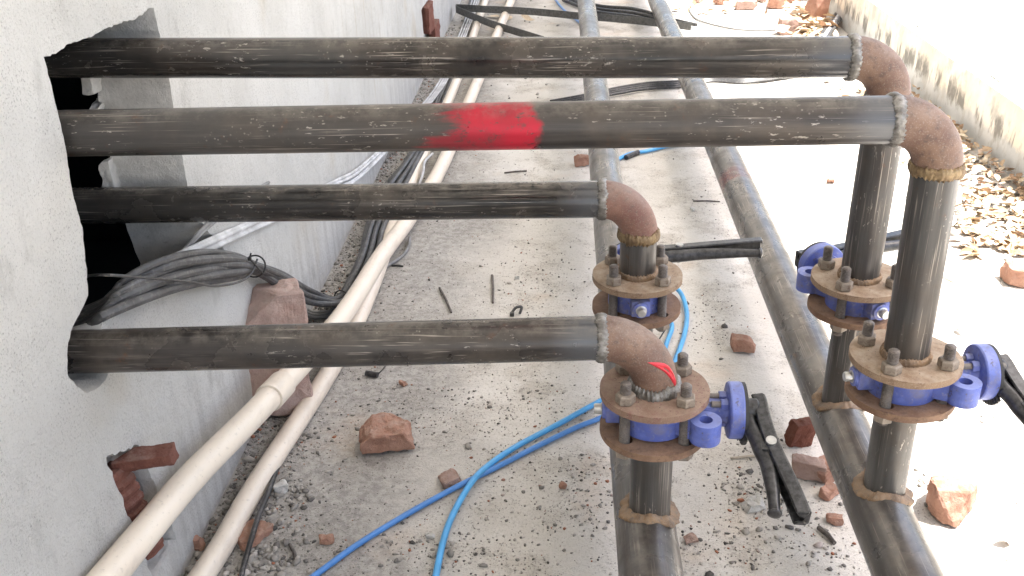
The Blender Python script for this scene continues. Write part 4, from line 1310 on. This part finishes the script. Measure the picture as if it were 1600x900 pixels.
# ---- dry leaves
lo = np.array([(0, 0), (.18, .16), (.42, .24), (.7, .18), (1, 0), (.7, -.17), (.42, -.23), (.18, -.15)])
def leaves(spots, name, label):
    V_, F_ = [], []
    for (x, y, z, s, rz) in spots:
        b = len(V_)
        cv = nr.uniform(-.35, .5); tl = nr.normal(0, .35); rl = nr.normal(0, .45)
        pts = [(u, v_) for u, v_ in lo] + [(.35, 0), (.68, 0)]
        for u, v_ in pts:
            p = Vector((u - .5, v_ * nr.uniform(.85, 1.15), cv * (u - .5) ** 2 + abs(v_) * .55 * (1 if cv > 0 else .3)))
            p.rotate(Matrix.Rotation(tl, 3, 'Y') @ Matrix.Rotation(rl, 3, 'X'))
            p.rotate(Matrix.Rotation(rz, 3, 'Z'))
            V_.append((x + p.x * s, y + p.y * s, FZ + max(.002, z + p.z * s)))
        for f in ((0, 1, 8), (1, 2, 8), (2, 3, 9, 8), (3, 4, 9), (4, 5, 9), (5, 6, 8, 9), (6, 7, 8), (7, 0, 8)):
            F_.append(tuple(i + b for i in f))
    mb = MB().add(V_, F_)
    return link(name, mb, M['leaf'], smooth=True, angle=60)
sp = []
for i in range(640):
    y = nr.uniform(3.0, 5.1)
    d = abs(nr.normal(0, .16))
    x = PX(y) - .02 - d
    if x < 1.24: continue
    sp.append((x, y, max(0, .05 - d * .18) * nr.random() + .006, nr.uniform(.022, .062), nr.uniform(0, 6.3)))
for i in range(120):
    g = G(nr.uniform(1490, 1600), nr.uniform(300, 405))
    if g.x < PX(g.y) - .02: sp.append((g.x, g.y, .008, nr.uniform(.04, .09), nr.uniform(0, 6.3)))
for i in range(160):
    g = G(nr.normal(1262, 18), nr.normal(45, 14))
    if g.x < PX(g.y) - .03: sp.append((g.x, g.y, nr.uniform(.005, .09), nr.uniform(.06, .13), nr.uniform(0, 6.3)))
for i in range(90):
    g = G(nr.uniform(1040, 1290), nr.uniform(-20, 26))
    if g.x < PX(g.y) - .03: sp.append((g.x, g.y, .01, nr.uniform(.05, .12), nr.uniform(0, 6.3)))
for i in range(40):
    g = G(nr.normal(1345, 40), nr.normal(150, 25))
    if g.x < PX(g.y) - .03 and g.x > .9: sp.append((g.x, g.y, .01, nr.uniform(.05, .09), nr.uniform(0, 6.3)))
tag(leaves(sp, 'leaf_litter', ''), 'sunlit heap of dry brown leaves along the parapet foot', 'leaves', None, 'stuff')
for i, (x, y, lab) in enumerate(((825, 32, 'curled brown leaf between the strap and the far pipes'), (795, 30, 'dry leaf touching the thick plastic pipe at the far end'), (770, 28, 'dry leaf between the two plastic pipes at the far end'), (1380, 648, 'dry scrap of leaf on the sunlit floor below the right valve'), (1500, 521, 'small dry leaf behind the right-hand valve disc'), (1570, 850, 'small dry leaf near the lower right corner'))):
    g = G(x, y)
    tag(leaves([(g.x, g.y, .012, .05 if y > 400 else .12, i * 1.3)], 'dry_leaf', ''), lab, 'leaf')
